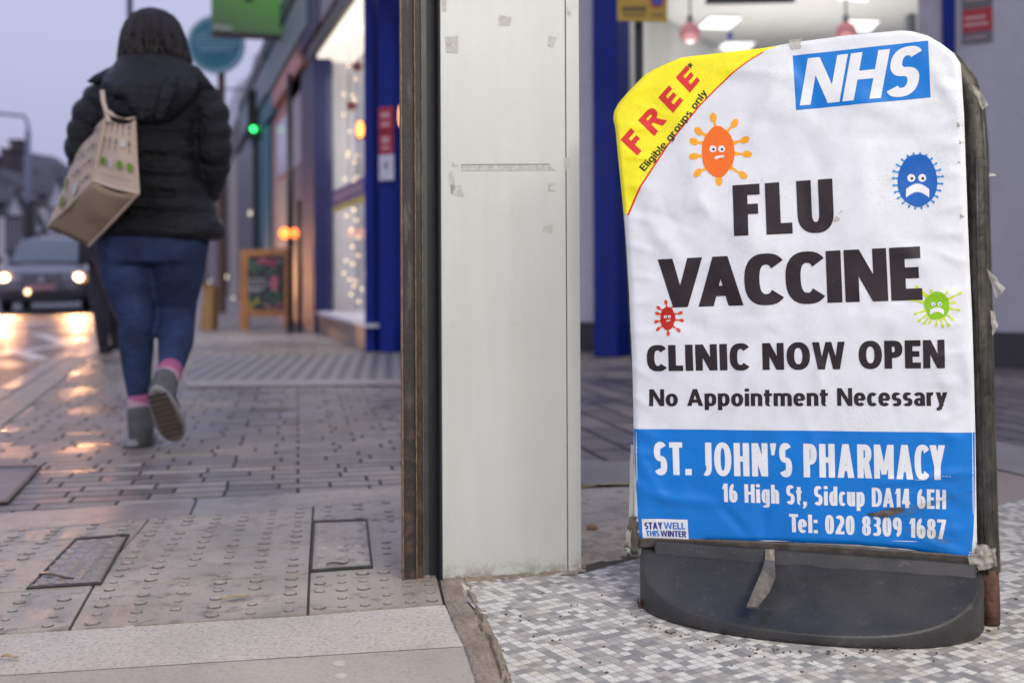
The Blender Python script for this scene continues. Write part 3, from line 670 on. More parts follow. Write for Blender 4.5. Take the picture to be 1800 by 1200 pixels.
# printed vinyl: one look for every ink, with grime specks and a plastic gloss
def ink(name, col, rough=0.32, dirt=0.5):
    m, nt, bs = nodes(name); v = coord(nt)
    n1 = tnoise(nt, v, 7, 4, 0.6); n2 = tnoise(nt, v, 420, 2, 0.5); n3 = tnoise(nt, v, 26, 5, 0.7); n4 = tnoise(nt, v, 160, 3, 0.6)
    c = mix(nt, col, mul(col, 0.9), ramp(nt, n3, 0.45, 0.75))
    sp_ = math_(nt, 'MULTIPLY', ramp(nt, n2, 0.63, 0.68), ramp(nt, n1, 0.47, 0.62))
    g = (0.10, 0.095, 0.09) if sum(col) > .3 else (0.22, 0.2, 0.2)
    c = mix(nt, c, g, math_(nt, 'MULTIPLY', sp_, dirt))
    sm = math_(nt, 'MULTIPLY', ramp(nt, n4, 0.55, 0.75), ramp(nt, tnoise(nt, v, 11, 4, 0.7), 0.58, 0.7)); c = mix(nt, c, lerp(Vector(col), Vector((0.3, 0.28, 0.26)), .5), math_(nt, 'MULTIPLY', sm, 0.45))
    nt.links.new(c, bs.inputs['Base Color']); bs.inputs['Roughness'].default_value = rough + .1; bs.inputs['Specular IOR Level'].default_value = 0.3
    bs.inputs['Coat Weight'].default_value = 0.22; bs.inputs['Coat Roughness'].default_value = 0.14
    bump(nt, bs, n3, 0.45, 0.0016); return m
I_white = ink('vinyl_white', (0.66, 0.68, 0.72)); I_black = ink('ink_black', (0.020, 0.014, 0.018), .35, .25); I_blue = ink('ink_blue', (0.0, 0.165, 0.56)); I_yel = ink('ink_yellow', (0.87, 0.78, 0.02)); I_red = ink('ink_red', (0.66, 0.035, 0.03))
I_let = ink('vinyl_letter', (0.70, 0.72, 0.75)); I_org = ink('ink_orange', (0.78, 0.145, 0.012)); I_amb = ink('ink_amber', (0.85, 0.36, 0.015)); I_gb = ink('germ_blue', (0.0, 0.10, 0.42)); I_gl = ink('germ_light_blue', (0.03, 0.27, 0.62))
I_dr = ink('germ_dark_red', (0.42, 0.018, 0.01)); I_lr = ink('germ_light_red', (0.62, 0.06, 0.02)); I_gg = ink('germ_green', (0.22, 0.47, 0.01)); I_lg = ink('germ_light_green', (0.52, 0.66, 0.015)); I_navy = ink('ink_navy', (0.03, 0.025, 0.22)); I_mid = ink('ink_mid_blue', (0.02, 0.16, 0.50))
ys = frange(53.2, 66, 1.3)[:-1] + frange(66, 130, 3)[:-1] + frange(130, 950, 6)[:-1] + frange(950, 983, 2)
mb = MB(); mb.grid(scan(OUT_L + BOT, OUT_R, ys, 104, 0)); poster = mb.build('poster', I_white, sign, smooth=True, weld=True)
yred = [(1369, 79), (1343, 91), (1315, 108), (1287, 129), (1258, 156), (1230, 185), (1202, 220), (1173, 255), (1145, 298), (1127, 326), (1115, 350), (1104, 376)]
mb = MB(); mb.grid(scan([p for p in OUT_L if p[1] < 400] + [(1097, 400)], yred, frange(80.5, 376, 3.4), 40, .0004)); mb.build('yellow_corner', I_yel, sign, smooth=True)
mb = MB(); mb.grid([[surf(x - 1 + k, y + k * .6, .0007) for x, y in [(chain(yred, yy), yy)]] for k in (0, 2.2, 4.4) for yy in frange(79, 378, 4)] and
    [[surf(chain(yred, yy) + k, yy, .0007) for k in (-1.2, .6, 2.4)] for yy in frange(92, 378, 4)]); mb.build('red_line', I_red, sign, smooth=True)
yb0 = lambda x: lerp(753.5, 760, (x - 1113) / 602)
rows = []
for i in range(43):
    t = i / 42; r = []
    for j in range(101):
        s = j / 100; x = lerp(lerp(1113, 1125, t), lerp(1714, 1706, t ** 4), s); y = lerp(yb0(x), chain([(y_, x_) for x_, y_ in BOT], x) - .4, t); r.append(surf(x, y, .0004 + .0012 * t ** 30))
    rows.append(r)
mb = MB(); mb.grid(rows); mb.build('blue_band', I_blue, sign, smooth=True)

MICRO = [0]
def put(text, BL, BR, TL, TR, mat, v=.27, h=.21, sb=.085, name='lettering', off=.0008, label=None, mapf=None):
    wpx = (math.dist(BL, BR) + math.dist(TL, TR)) / 2; hpx = (math.dist(BL, TL) + math.dist(BR, TR)) / 2
    out, tw = layout(text, wpx / hpx, v, h, sb); mb = MB(); k = 0
    for x0, pats in out:
        for pt in pats:
            k = (k + 1) % 5; o = off + k * .00004; g = []
            for r in pt:
                rr = []
                for (x, y) in r:
                    u = (x + x0) / tw; bx, by = lerp(BL[0], BR[0], u), lerp(BL[1], BR[1], u); tx, ty = lerp(TL[0], TR[0], u), lerp(TL[1], TR[1], u)
                    px, py = lerp(bx, tx, y), lerp(by, ty, y)
                    if mapf: px, py = mapf(px, py)
                    rr.append(surf(px, py, o))
                g.append(rr)
            mb.grid(g)
    o = mb.build(name, mat, sign, smooth=True)
    if label: o['label'] = label
    return o
put('FLU', (1291, 415), (1467, 407), (1287.5, 326), (1463, 314), I_black, .28, .21, .105, label='large black word FLU')
put('VACCINE', (1157, 541), (1622, 527), (1156, 456), (1617, 433), I_black, .295, .22, .06, label='large black word VACCINE')
put('CLINIC NOW OPEN', (1138, 652), (1661, 646.5), (1136.5, 607), (1660, 596.5), I_black, .28, .21, .09, label='black words CLINIC NOW OPEN')
put('No Appointment Necessary', (1141, 713.5), (1666, 713), (1141, 684), (1665, 680.5), I_black, .25, .195, .085, label='black words No Appointment Necessary')
put("ST. JOHN'S PHARMACY", (1151, 833.5), (1661.5, 842.5), (1149, 776.5), (1661, 782), I_let, .19, .165, .075, label='white words naming the pharmacy')
put('16 High St, Sidcup DA14 6EH', (1270, 881.5), (1663, 894.5), (1269, 849), (1663, 860), I_let, .20, .158, .075, label='white street address line')
put('Tel: 020 8309 1687', (1388, 934), (1663, 947), (1387, 902), (1663, 912.5), I_let, .212, .162, .075, label='white telephone number line')
put('FREE', (1121, 274), (1231, 142), (1091, 246), (1207, 115), I_red, .29, .235, .47, label='red word FREE along the yellow corner')
put('*', (1214, 122), (1219, 114), (1207, 117), (1212, 109), I_black, .2, .2, .0, name='asterisk')
def bow(px, py):
    t = ((px - 1133) * .62 + (301 - py) * .78) / 180; k = 3.2 * 4 * t * (1 - t); return px + k * .75, py + k * .6
put('Eligible groups only', (1133, 302), (1244, 163), (1123, 294), (1234, 155.5), I_black, .24, .19, .10, mapf=bow, label='small black words Eligible groups only')
# blue lozenge with white slanted letters
def patch(c4, nx, ny, off, rnd=0):
    g = []
    for j in range(ny + 1):
        r = []
        for i in range(nx + 1):
            s, t = i / nx, j / ny; x = lerp(lerp(c4[0][0], c4[1][0], s), lerp(c4[3][0], c4[2][0], s), t); y = lerp(lerp(c4[0][1], c4[1][1], s), lerp(c4[3][1], c4[2][1], s), t)
            r.append(surf(x, y, off))
        g.append(r)
    return g
mb = MB(); mb.grid(patch([(1393.5, 98), (1631.5, 72.5), (1636, 171.5), (1399.5, 194)], 40, 18, .0004)); mb.build('blue_lozenge', I_blue, sign, smooth=True)
put('NHS', (1406, 186), (1610, 167), (1420, 103), (1627, 80), I_let, .235, .185, .06, label='white slanted letters NHS on the blue lozenge')
mb = MB(); mb.grid(patch([(1129, 910), (1209, 912), (1211, 947), (1131, 944)], 16, 8, .0020)); mb.build('white_box', I_let, sign, smooth=True)
put('STAY', (1134, 929), (1165.5, 928.5), (1133.5, 916.5), (1164.5, 916.5), I_navy, .24, .19, .05, off=.0024); put('WELL', (1168, 928.5), (1205.5, 929), (1167, 916.5), (1205, 917), I_mid, .22, .18, .05, off=.0024)
put('THIS', (1137, 941), (1160, 941.5), (1136, 931), (1159.5, 931), I_mid, .24, .19, .05, off=.0024); put('WINTER', (1162, 941.5), (1207, 943), (1161, 931), (1206.5, 932), I_navy, .24, .19, .05, off=.0024)
# plain splat shaped germs
def disc(cx, cy, rx, ry, off, rot=0, n=28, wob=0, seed=0, rad=None):
    g = []
    for k in range(5):
        f = k / 4 + .001; r = []
        for i in range(n + 1):
            a = 2 * math.pi * i / n; q = 1 + wob * noise.noise(Vector((math.cos(a) * 1.5, math.sin(a) * 1.5, seed)));
            if rad: q *= rad(a)
            x, y = rx * q * f * math.cos(a), ry * q * f * math.sin(a); r.append(surf(cx + x * math.cos(rot) - y * math.sin(rot), cy + x * math.sin(rot) + y * math.cos(rot), off))
        g.append(r)
    return g
def stalk(a, b, w0, w1, off):
    d = Vector((b[0] - a[0], b[1] - a[1])); n_ = Vector((-d.y, d.x)).normalized(); g = []
    for i in range(7):
        t = i / 6; w = lerp(w0, w1, min(1, t * 1.6)) / 2; g.append([surf(a[0] + d.x * t + n_.x * w * s, a[1] + d.y * t + n_.y * w * s, off) for s in (-1, 0, 1)])
    return g
def germ(cx, cy, rx, ry, knobs, body, tip, kr, name='germ_print', teeth=0, sw=(9, 3), label=None, eye=1.0):
    mb = MB()
    for i, (kx_, ky_) in enumerate(knobs):
        o = .0006 + (i % 3) * .00004; a = math.atan2(ky_ - cy, kx_ - cx)
        mb.grid(stalk((cx + rx * .85 * math.cos(a), cy + ry * .85 * math.sin(a)), (kx_, ky_), sw[0], sw[1], o), 1)
        mb.grid(disc(kx_, ky_, kr * 1.25, kr * .85, o + .00012, a, 12), 1)
    mb.grid(disc(cx, cy, rx, ry, .0009, 0, 40, .12, cx), 0)
    e = rx * .21 * eye
    for sx_ in (-.30, .22):
        mb.grid(disc(cx + rx * sx_, cy - ry * .12, e, e, .0011, 0, 14), 2); mb.grid(disc(cx + rx * (sx_ + .03), cy - ry * .10, e * .38, e * .38, .0013, 0, 8), 3)
    if teeth:
        def tr(a): return 1
        g = []
        for k in range(2):
            r = []
            for i in range(33):
                s = i / 32; x = cx + rx * lerp(-.55, .55, s); mid = cy + ry * (.50 - .22 * math.sin(math.pi * s)); z = (1 if i % 2 else .72)
                r.append(surf(x, mid + (ry * .19 * z if k else -ry * .2 * z) , .0011))
            g.append(r)
        mb.grid(g, 2)
    else:
        mb.grid(disc(cx + rx * .12, cy + ry * .2, rx * .3, ry * .045, .0011, R(-8), 12), 2); mb.grid(disc(cx - rx * .1, cy + ry * .25, rx * .1, ry * .07, .00115, 0, 8), 2)
    o = mb.build(name, [body, tip, I_let, I_black], sign, smooth=True)
    if label: o['label'] = label
    return o
germ(1262, 267, 29, 43, [(1254, 207), (1291, 217), (1228, 231), (1220, 249), (1309, 246), (1313, 271), (1220, 275), (1227, 304), (1264, 318), (1306, 308)], I_org, I_amb, 7, label='orange germ with amber knobs')
germ(1174, 559, 13, 20.5, [(1171, 531), (1186, 535), (1158, 541), (1156, 551), (1196, 550), (1198, 563), (1154, 565), (1157, 578), (1175, 586), (1193, 580)], I_dr, I_lr, 3.6, sw=(4.5, 1.8), label='small dark red germ')
kn = []
for i in range(24):
    a = i / 24 * 2 * math.pi + .1; kn.append((1613 + 43 * math.cos(a) * (1 + .03 * math.sin(i * 5)), 318 + 48 * math.sin(a)))
germ(1613, 318, 37, 44, kn, I_gb, I_gl, 2.4, teeth=1, sw=(7, 2.2), label='round blue toothed germ with short spikes', eye=.9)
kn = [(1612, 504), (1688, 515), (1602, 527), (1685, 545), (1610, 551), (1616, 563), (1625, 567), (1634, 566), (1646, 570), (1657, 573), (1667, 571), (1674, 561), (1622, 517), (1677, 532), (1664, 514), (1637, 512)]
germ(1647, 537, 22, 24, kn, I_gg, I_lg, 2.8, teeth=1, sw=(6, 2), label='lime green splat shaped germ', eye=.8)

# ---- frame, backing panel, base
fdark, nt, bs = nodes('grimy_black_frame'); v = coord(nt, scale=(1, 1, .25)); n1 = tnoise(nt, v, 30, 6, 0.7); n2 = tnoise(nt, coord(nt), 70, 5, 0.7)
c = mix(nt, (0.009, 0.010, 0.009), (0.07, 0.062, 0.052), ramp(nt, n1, 0.46, 0.66)); c = mix(nt, c, (0.42, 0.10, 0.06), math_(nt, 'MULTIPLY', ramp(nt, n2, 0.64, 0.70), 0.5))
nt.links.new(c, bs.inputs['Base Color']); bs.inputs['Roughness'].default_value = 0.4; bump(nt, bs, n2, 0.6, 0.003)
fp = [(1146, 1040), (1139, 960), (1129, 760), (1120, 600), (1110, 400), (1096, 222), (1100, 200), (1120, 172), (1165, 134), (1215, 118), (1345, 103), (1480, 82), (1585, 73), (1632, 84), (1674, 110), (1700, 145), (1713, 190), (1719, 260), (1722, 400), (1727, 600), (1731, 760), (1736, 930), (1740, 1010)]
fpts = [hit(x, y, PA, N) - N * .027 for x, y in fp]
mb = MB(); mb.tube(fpts, .0205, 14, ry=.017, up=tuple(N)); mb.build('frame', fdark, sign, smooth=True)
# outer rib of the frame profile
mb = MB(); rp_ = [hit(x + 13, y, PA, N) - N * .017 for x, y in fp[16:]]; mb.tube(rp_, .0055, 8, up=tuple(N)); mb.tube([hit(x - 3, y, PA, N) - N * .010 for x, y in fp[17:]], .0035, 8, up=tuple(N)); mb.build('frame_rib', fdark, sign, smooth=True)
rust = M('rusty_leg', (0.095, 0.048, 0.032), 0.85, 0.1, var=0.45, scale=45, bmp=1.0, bscale=120, bdist=0.004)
for (a, b) in (((1741, 1005), (1746, 1112)), ((1146, 1035), (1150, 1060))):
    p = hit(*a, PA, N) - N * .025; q = Vector((p.x, p.y, 0.012)); q += W * .004
    mb = MB(); mb.tube([p, lerp(p, q, .55), lerp(p, q, .8), q], [.0165, .016, .0155, .0145], 14); mb.build('leg', rust, sign, smooth=True)
mb = MB()
ins = [(x + (12 if x < 1400 else -12), y + (14 if y < 500 else 0)) for x, y in OUT_L[1:] + OUT_R[::-1][1:-1]]
mb.prism([hit(x, y, PA, N) - N * .016 for x, y in ins], -N * .012); mb.build('backing_panel', M('black_board', (0.03, 0.03, 0.03), 0.6), sign)
# bottom rail: torn brown film still sticking to it
film = M('torn_brown_film', (0.075, 0.062, 0.05), 0.5, var=0.35, scale=35, bmp=0.8, bscale=90, bdist=0.003, speck=.6)
rows = []
for k in range(7):
    t = k / 6; r = []
    for i in range(80):
        s = i / 79; x = lerp(1122, 1714, s); y0 = lerp(944, 976, s ** 1.6); y1 = lerp(961, 990, s ** 1.1) + 1.6 * noise.noise(Vector((i * .45, 0, 0)))
        p = hit(x, lerp(y0, y1, t), PA, N) + N * (.0005 - .004 * t + .0010 * noise.noise(Vector((i * .5, k * .9, 2)))); r.append(p)
    rows.append(r)
mb = MB(); mb.grid(rows); mb.build('bottom_rail', film, sign, smooth=True, solid=.004)
blk, nt, bs = nodes('scuffed_black_plastic'); v = coord(nt); n1 = tnoise(nt, v, 9, 5, .6); n2 = tnoise(nt, v, 330, 3, .6); n3 = tnoise(nt, v, 34, 6, .7)
c = mix(nt, (0.024, 0.024, 0.025), (0.046, 0.044, 0.045), ramp(nt, n1, .35, .7)); c = mix(nt, c, (0.15, 0.14, 0.13), math_(nt, 'MULTIPLY', ramp(nt, n3, .6, .78), .55))
c = mix(nt, c, (0.20, 0.19, 0.18), math_(nt, 'MULTIPLY', ramp(nt, n2, .64, .72), .5)); nt.links.new(c, bs.inputs['Base Color'])
nt.links.new(ramp(nt, n1, .3, .7, (.30,) * 3, (.50,) * 3), bs.inputs['Roughness']); bs.inputs['Specular IOR Level'].default_value = .35; bump(nt, bs, n2, .4, .001)
BC = PA + W * .304; BA, BB = .3135, .192
def sup(a, e=2.25):
    c_, s_ = math.cos(a), math.sin(a); return BA * math.copysign(abs(c_) ** (2 / e), c_), BB * math.copysign(abs(s_) ** (2 / e), s_)
def topz(s, r): 
    r = abs(r); k = max(0, r - .022) / (BB - .022); return .108 - .078 * k ** .85 - .010 * math.sin(math.pi * min(1, k)) * (1 - (s / BA) ** 2)
prof = [(.985, 'b', 0), (1.0, 'b', .006), (1.0, 't', -.012), (.997, 't', -.004), (.988, 't', 0.0), (.97, 't', 0.0)] + [(k, 't', 0.0) for k in (.93, .88, .82, .75, .67, .58, .48, .37, .25, .12, .02)]
rings = []
for (k, kind, dz) in prof:
    ring = []
    for i in range(112):
        a = 2 * math.pi * i / 112; s, r = sup(a); s2, r2 = s * k, r * k
        z = (0.010 + dz) if kind == 'b' else topz(s2, r2) + dz
        ring.append(BC + W * s2 + N * r2 + Vector((0, 0, z)))
    rings.append(ring)
mb = MB(); mb.loft(rings); base_o = mb.build('base', blk, sign, smooth=True)
mb = MB()
pr = [(-.026, .100), (-.016, .128), (.016, .128), (.026, .100)]
mb.prism([BC - W * .285 + N * r + Vector((0, 0, z)) for r, z in pr], W * .585); mb.build('ridge', blk, sign, bevel=.004)
mb = MB(); hl = MB()
tp = [((1346, 966), (1359, 966), 2.155), ((1344, 985), (1360, 987), 2.14), ((1338, 1004), (1361, 1019), 2.085), ((1325, 1035), (1351, 1042), 2.045), ((1312, 1067), (1330, 1069), 2.005)]
rows = [[P(*a, d), lerp(P(*a, d), P(*b, d), .5) + N * .003, P(*b, d)] for a, b, d in tp]
mb.grid(rows); mb.build('metal_tongue', M('scuffed_zinc', (0.15, 0.132, 0.112), 0.42, 0.5, var=0.35, scale=60, bmp=.6, bscale=140), sign, solid=.004, smooth=False)
# tape
tape, nt, bs = nodes('clear_tape'); o_ = nt.nodes['Material Output']; nt.nodes.remove(bs)
tr = nt.nodes.new('ShaderNodeBsdfTransparent'); tr.inputs[0].default_value = (0.93, 0.92, 0.88, 1); df = nt.nodes.new('ShaderNodeBsdfPrincipled'); df.inputs['Base Color'].default_value = (0.45, 0.43, 0.38, 1); df.inputs['Roughness'].default_value = .18
nz = tnoise(nt, coord(nt), 60, 5, .7); mx = nt.nodes.new('ShaderNodeMixShader'); nt.links.new(ramp(nt, nz, .35, .75, (.015,) * 3, (.14,) * 3), mx.inputs[0]); nt.links.new(tr.outputs[0], mx.inputs[1]); nt.links.new(df.outputs[0], mx.inputs[2])
bn = nt.nodes.new('ShaderNodeBump'); bn.inputs['Strength'].default_value = .9; bn.inputs['Distance'].default_value = .004; nt.links.new(tnoise(nt, coord(nt), 90, 5, .7), bn.inputs['Height']); nt.links.new(bn.outputs[0], df.inputs['Normal'])
nt.links.new(mx.outputs[0], o_.inputs[0])
tape2, nt, bs = nodes('yellowed_tape'); bs.inputs['Base Color'].default_value = (0.50, 0.47, 0.40, 1); bs.inputs['Roughness'].default_value = .3; bs.inputs['Alpha'].default_value = .55; bump(nt, bs, tnoise(nt, coord(nt), 80, 5, .7), .8, .004)
def strip(poly, off, mat, crumple=.003, name='tape_strip', n=7, label=None, seed=0):
    """poly: four pixel corners; lies off metres in front of the board plane, crumpled"""
    g = []
    for j in range(n + 1):
        r = []
        for i in range(n + 1):
            s, t = i / n, j / n; x = lerp(lerp(poly[0][0], poly[1][0], s), lerp(poly[3][0], poly[2][0], s), t); y = lerp(lerp(poly[0][1], poly[1][1], s), lerp(poly[3][1], poly[2][1], s), t)
            ed = (i in (0, n)) or (j in (0, n)); jx = 2.2 * noise.noise(Vector((x * .3, y * .3, seed))) if ed else 0
            r.append(hit(x + jx, y - jx, PA, N) + N * (off + crumple * noise.noise(Vector((x * .11, y * .11, 7 + seed)))))
        g.append(r)
    mb = MB(); mb.grid(g); o = mb.build(name, mat, sign, smooth=True)
    return o
# film sheathing the right hand post, crumpled round it
rows = []; pp = [q for q in fpts[13:]]
fine = []
for a, b in zip(pp, pp[1:]):
    m_n = max(1, int((b - a).length / .012)); fine += [lerp(a, b, k / m_n) for k in range(m_n)]
fine.append(pp[-1])
for i, q in enumerate(fine):
    t = (fine[min(i + 1, len(fine) - 1)] - fine[max(i - 1, 0)]).normalized(); a = t.cross(N).normalized(); r = []
    for k in range(15):
        an = lerp(-2.4, .9, k / 14) if False else lerp(math.pi * -.15, math.pi * 1.15, k / 14)
        rr = .0218 + .003 * noise.noise(Vector((i * .22, k * .5, 1))); r.append(q + a * rr * math.cos(an) + N * rr * .95 * math.sin(an))
    rows.append(r)
mb = MB(); mb.grid(rows); mb.build('tape_sheath', tape, sign, smooth=True)
strip([(1690, 112), (1712, 115), (1711, 150), (1692, 142)], .004, tape, .008, seed=1); strip([(1705, 148), (1722, 158), (1737, 186), (1727, 194)], .006, tape2, .008, seed=2)
strip([(1733, 470), (1742, 478), (1768, 508), (1752, 524)], .0, tape2, .012, seed=3); strip([(1741, 545), (1749, 548), (1754, 575), (1745, 590)], 0, tape2, .008, seed=4); strip([(1738, 303), (1748, 305), (1752, 308), (1738, 311)], 0, tape2, .006, seed=5)
strip([(1714, 950), (1748, 960), (1752, 994), (1718, 1000)], .012, tape2, .014, n=12, seed=6); strip([(1700, 975), (1740, 962), (1745, 985), (1706, 995)], .014, tape2, .012, seed=7)
strip([(1107, 905), (1122, 908), (1126, 965), (1098, 966)], .004, film, .008, n=9, seed=8); strip([(1103, 930), (1112, 930), (1108, 968), (1099, 962)], .006, tape2, .006, seed=9); strip([(1108, 780), (1115, 782), (1113, 915), (1106, 910)], .001, tape2, .004, n=9, seed=10)
strip([(1386, 71), (1409, 69), (1408, 86), (1390, 88)], .0015, tape2, .002, seed=11); strip([(1462, 388), (1480, 369), (1486, 372), (1482, 391)], .002, tape2, .002, seed=12)
strip([(1520, 905), (1600, 905), (1690, 868), (1716, 862)], .002, tape, .004, n=12, seed=13); strip([(1522, 903), (1560, 908), (1592, 896), (1580, 890)], .0025, film, .003, n=9, seed=14); strip([(1585, 926), (1640, 930), (1712, 968), (1650, 965)], .002, tape, .004, n=10, seed=15)
for (x, y, s_) in ((1682, 215, 9), (1686, 246, 7), (1687, 376, 8), (1683, 283, 4)):   # little snags along the right edge
    mb = MB(); mb.poly([surf(x, y, .001), surf(x + s_ + 3, y + s_ * .6, .001), surf(x + 2, y + s_, .0014)]); mb.build('torn_nick', M('grey_film', (0.28, 0.27, 0.25), .5), sign)
# ------------------------------------------------------------------ near shop: white clad corner pillar and an unseen storey added to block sky
p0 = G(778.5, 1027); p1 = G(1022, 1010); p0.z = p1.z = 0
e_ = (p1 - p0).normalized(); b_ = Vector((-e_.y, e_.x, 0)); PW = (p1 - p0).length
pil = thing('shop_pillar', tuple(p0), 'white metal clad shop pillar with grey tape marks left of the pavement sign', 'pillar')
wh, nt, bs = nodes('white_panel'); v = coord(nt)
n1 = tnoise(nt, v, 3, 4); n2 = tnoise(nt, v, 240, 3, .7); n3 = tnoise(nt, v, 34, 6, .75); tcn = nt.nodes.new('ShaderNodeTexCoord'); sz = nt.nodes.new('ShaderNodeSeparateXYZ'); nt.links.new(tcn.outputs['Object'], sz.inputs[0])
c = mix(nt, (0.445, 0.455, 0.43), (0.50, 0.508, 0.482), ramp(nt, n1, .3, .7)); c = mix(nt, c, (0.28, 0.26, 0.22), math_(nt, 'MULTIPLY', ramp(nt, n2, .64, .72), .5))
vs_ = coord(nt, scale=(1, 1, .06)); c = mix(nt, c, ramp(nt, tnoise(nt, vs_, 26, 5, .7), .35, .7, (.965, .96, .945), (1.01, 1.02, 1.02)), 1.0, 'MULTIPLY'); c = mix(nt, c, (0.34, .33, .29), math_(nt, 'MULTIPLY', ramp(nt, tnoise(nt, v, 16, 6, .8), .62, .72), .35))
low = ramp(nt, math_(nt, 'ADD', sz.outputs[2], math_(nt, 'MULTIPLY', n3, .14)), .085, .125, (1, 1, 1), (0, 0, 0)); c = mix(nt, c, (0.17, 0.145, 0.10), math_(nt, 'MULTIPLY', low, ramp(nt, n3, .46, .6)))
nt.links.new(c, bs.inputs['Base Color']); bs.inputs['Roughness'].default_value = .42; bump(nt, bs, n1, .1, .002)
HT = 2.6
def pb(mb, x0, x1, y0, y1, z0=.004, z1=HT, mi=0):
    mb.prism([p0 + e_ * x + b_ * y + Vector((0, 0, z0)) for x, y in ((x0, y0), (x1, y0), (x1, y1), (x0, y1))], (0, 0, z1 - z0), mi)
mb = MB(); pb(mb, 0, PW * .898, 0, .004, .006); mb.build('front_panel', wh, pil, bevel=.0015)
mb = MB(); pb(mb, PW * .903, PW, -.0005, .003, .010); mb.build('edge_strip', wh, pil, bevel=.001)
mb = MB(); pb(mb, PW * .97, PW * .985, .006, .30, .004); mb.build('return_panel', wh, pil)
mb = MB(); pb(mb, .012, PW * .96, .03, .28, .004); mb.build('core', M('pillar_core', (.12, .12, .12), .8), pil)
old, nt, bs = nodes('corroded_channel'); v = coord(nt, scale=(1, 1, .16)); n1 = tnoise(nt, v, 34, 7, .75); n2 = tnoise(nt, coord(nt), 30, 6, .7)
tcn = nt.nodes.new('ShaderNodeTexCoord'); sz = nt.nodes.new('ShaderNodeSeparateXYZ'); nt.links.new(tcn.outputs['Object'], sz.inputs[0])
c = mix(nt, (0.018, 0.015, 0.012), (0.13, 0.118, 0.095), ramp(nt, n1, .54, .74)); 
lowr = ramp(nt, sz.outputs[2], .15, .75, (1, 1, 1), (0, 0, 0)); c = mix(nt, c, mix(nt, (0.02, 0.016, 0.012), (0.085, .045, .03), ramp(nt, n2, .5, .62)), math_(nt, 'MULTIPLY', lowr, .9)); nt.links.new(c, bs.inputs['Base Color']); bs.inputs['Roughness'].default_value = .6; bump(nt, bs, n2, .8, .004)
rim = M('rusty_rim', (.20, .13, .065), .7, .2, var=.5, scale=70, bmp=.8, bscale=150)
pxm = 2.1 / 2000 * 1.17
k_ = PW / 243.5
ch = thing('shutter_channel', tuple(p0 - e_ * .06), 'rusty black steel shutter channel standing along the left edge of the white pillar', 'steel channel')
mb = MB(); pb(mb, -63.1 * k_, -41 * k_, .030, .036); mb.build('channel_web', old, ch)
mb = MB(); pb(mb, -40 * k_, -28 * k_, .034, .040); mb.build('channel_step', old, ch)
for x0, x1, y in ((-65, -63.2, .022), (-41.8, -40.4, .022), (-28.8, -28, .030)):
    mb = MB(); pts = []
    n_ = 60
    for i in range(n_ + 1):
        z = lerp(.004, HT if i == n_ else HT, i / n_); 
    rows = []
    for i in range(161):
        z = .004 + (HT - .01) * (i / 160) ** 1.5; j = .0009 * noise.noise(Vector((z * 60, x0, 0)))
        rows.append([p0 + e_ * (x * k_ + j * (1 if q in (0, 3) else .3)) + b_ * yy + Vector((0, 0, z)) for q, (x, yy) in enumerate(((x0, y), (x1, y), (x1, .042), (x0, .042), (x0, y)))])
    mb.grid(rows); mb.build('channel_flange', rim, ch)
mb = MB(); pb(mb, -17.5 * k_, -1.5 * k_, .050, .060); mb.build('recess_shade', M('shade_black_plate', (.014, .015, .015), .6), ch); mb = MB(); pb(mb, -27.5 * k_, -18 * k_, .046, .056); mb.build('recess_plate', M('dark_grey_plate', (.045, .050, .050), .5, var=.3, scale=20), ch)  # near-black half of the plate carries the recess shade in its colour
mb = MB(); pb(mb, -3.2 * k_, -.8 * k_, .006, .045); mb.build('gap_strip', M('black_gap', (.012, .012, .012), .8), ch)  # near-black strip put where there is only a dark gap
# what posters left behind on the panel: bits of old adhesive
def pan(px, py, o=.0006): return hit(px, py, p0, b_) - b_ * o
adh = []
for a_ in ((.50, .47, .43), (.44, .41, .36)):
    m, nt, bs = nodes('old_adhesive'); nz = tnoise(nt, coord(nt), 110, 5, .8)
    nt.links.new(mix(nt, (.47, .478, .452), tuple(x * .74 for x in a_), ramp(nt, nz, .38, .66)), bs.inputs['Base Color']); bs.inputs['Roughness'].default_value = .8; adh.append(m)
res = [[(877, 28), (899, 30), (897, 46), (877, 45)], [(782, 65), (805, 64), (806, 95), (785, 93)], [(964, 63), (979, 66), (972, 84), (963, 82)], [(810, 290), (965, 289), (978, 300), (811, 301)], [(788, 305), (796, 300), (800, 330), (793, 342)], [(792, 325), (812, 326), (816, 347), (793, 341)],
       [(963, 322), (976, 322), (975, 327), (964, 327)], [(963, 327), (967, 327), (967, 337), (963, 334)], [(964, 333), (977, 334), (977, 337), (965, 337)], [(777, 0), (785, 0), (784, 22), (777, 20)], [(992, 277), (1003, 278), (1000, 298), (993, 299)], [(995, 12), (1004, 20), (1002, 32), (994, 22)], [(955, 400), (971, 392), (972, 412), (953, 408)], [(794, 282), (797, 290), (806, 292), (795, 294)]]
for i, q in enumerate(res):
    mb = MB(); n = 6; g = []
    for a in range(n + 1):
        r = []
        for b in range(n + 1):
            s, t = a / n, b / n; x = lerp(lerp(q[0][0], q[1][0], s), lerp(q[3][0], q[2][0], s), t); y = lerp(lerp(q[0][1], q[1][1], s), lerp(q[3][1], q[2][1], s), t); ed = a in (0, n) or b in (0, n)
            j = 1.0 if ed else 0; r.append(pan(x + j * 1.2 * noise.noise(Vector((x * .4, y * .4, 1))), y + j * 1.4 * noise.noise(Vector((x * .4, y * .4, 9))), .0008))
        g.append(r)
    mb.grid(g); mb.build('tape_residue', adh[i % 2], pil)
mb = MB(); mb.poly([pan(811, 289, .0012), pan(966, 288, .0012), pan(966, 289.6, .0012), pan(811, 290.6, .0012)]); mb.build('paper_edge', M('dark_tear', (.20, .18, .16), .8), pil)
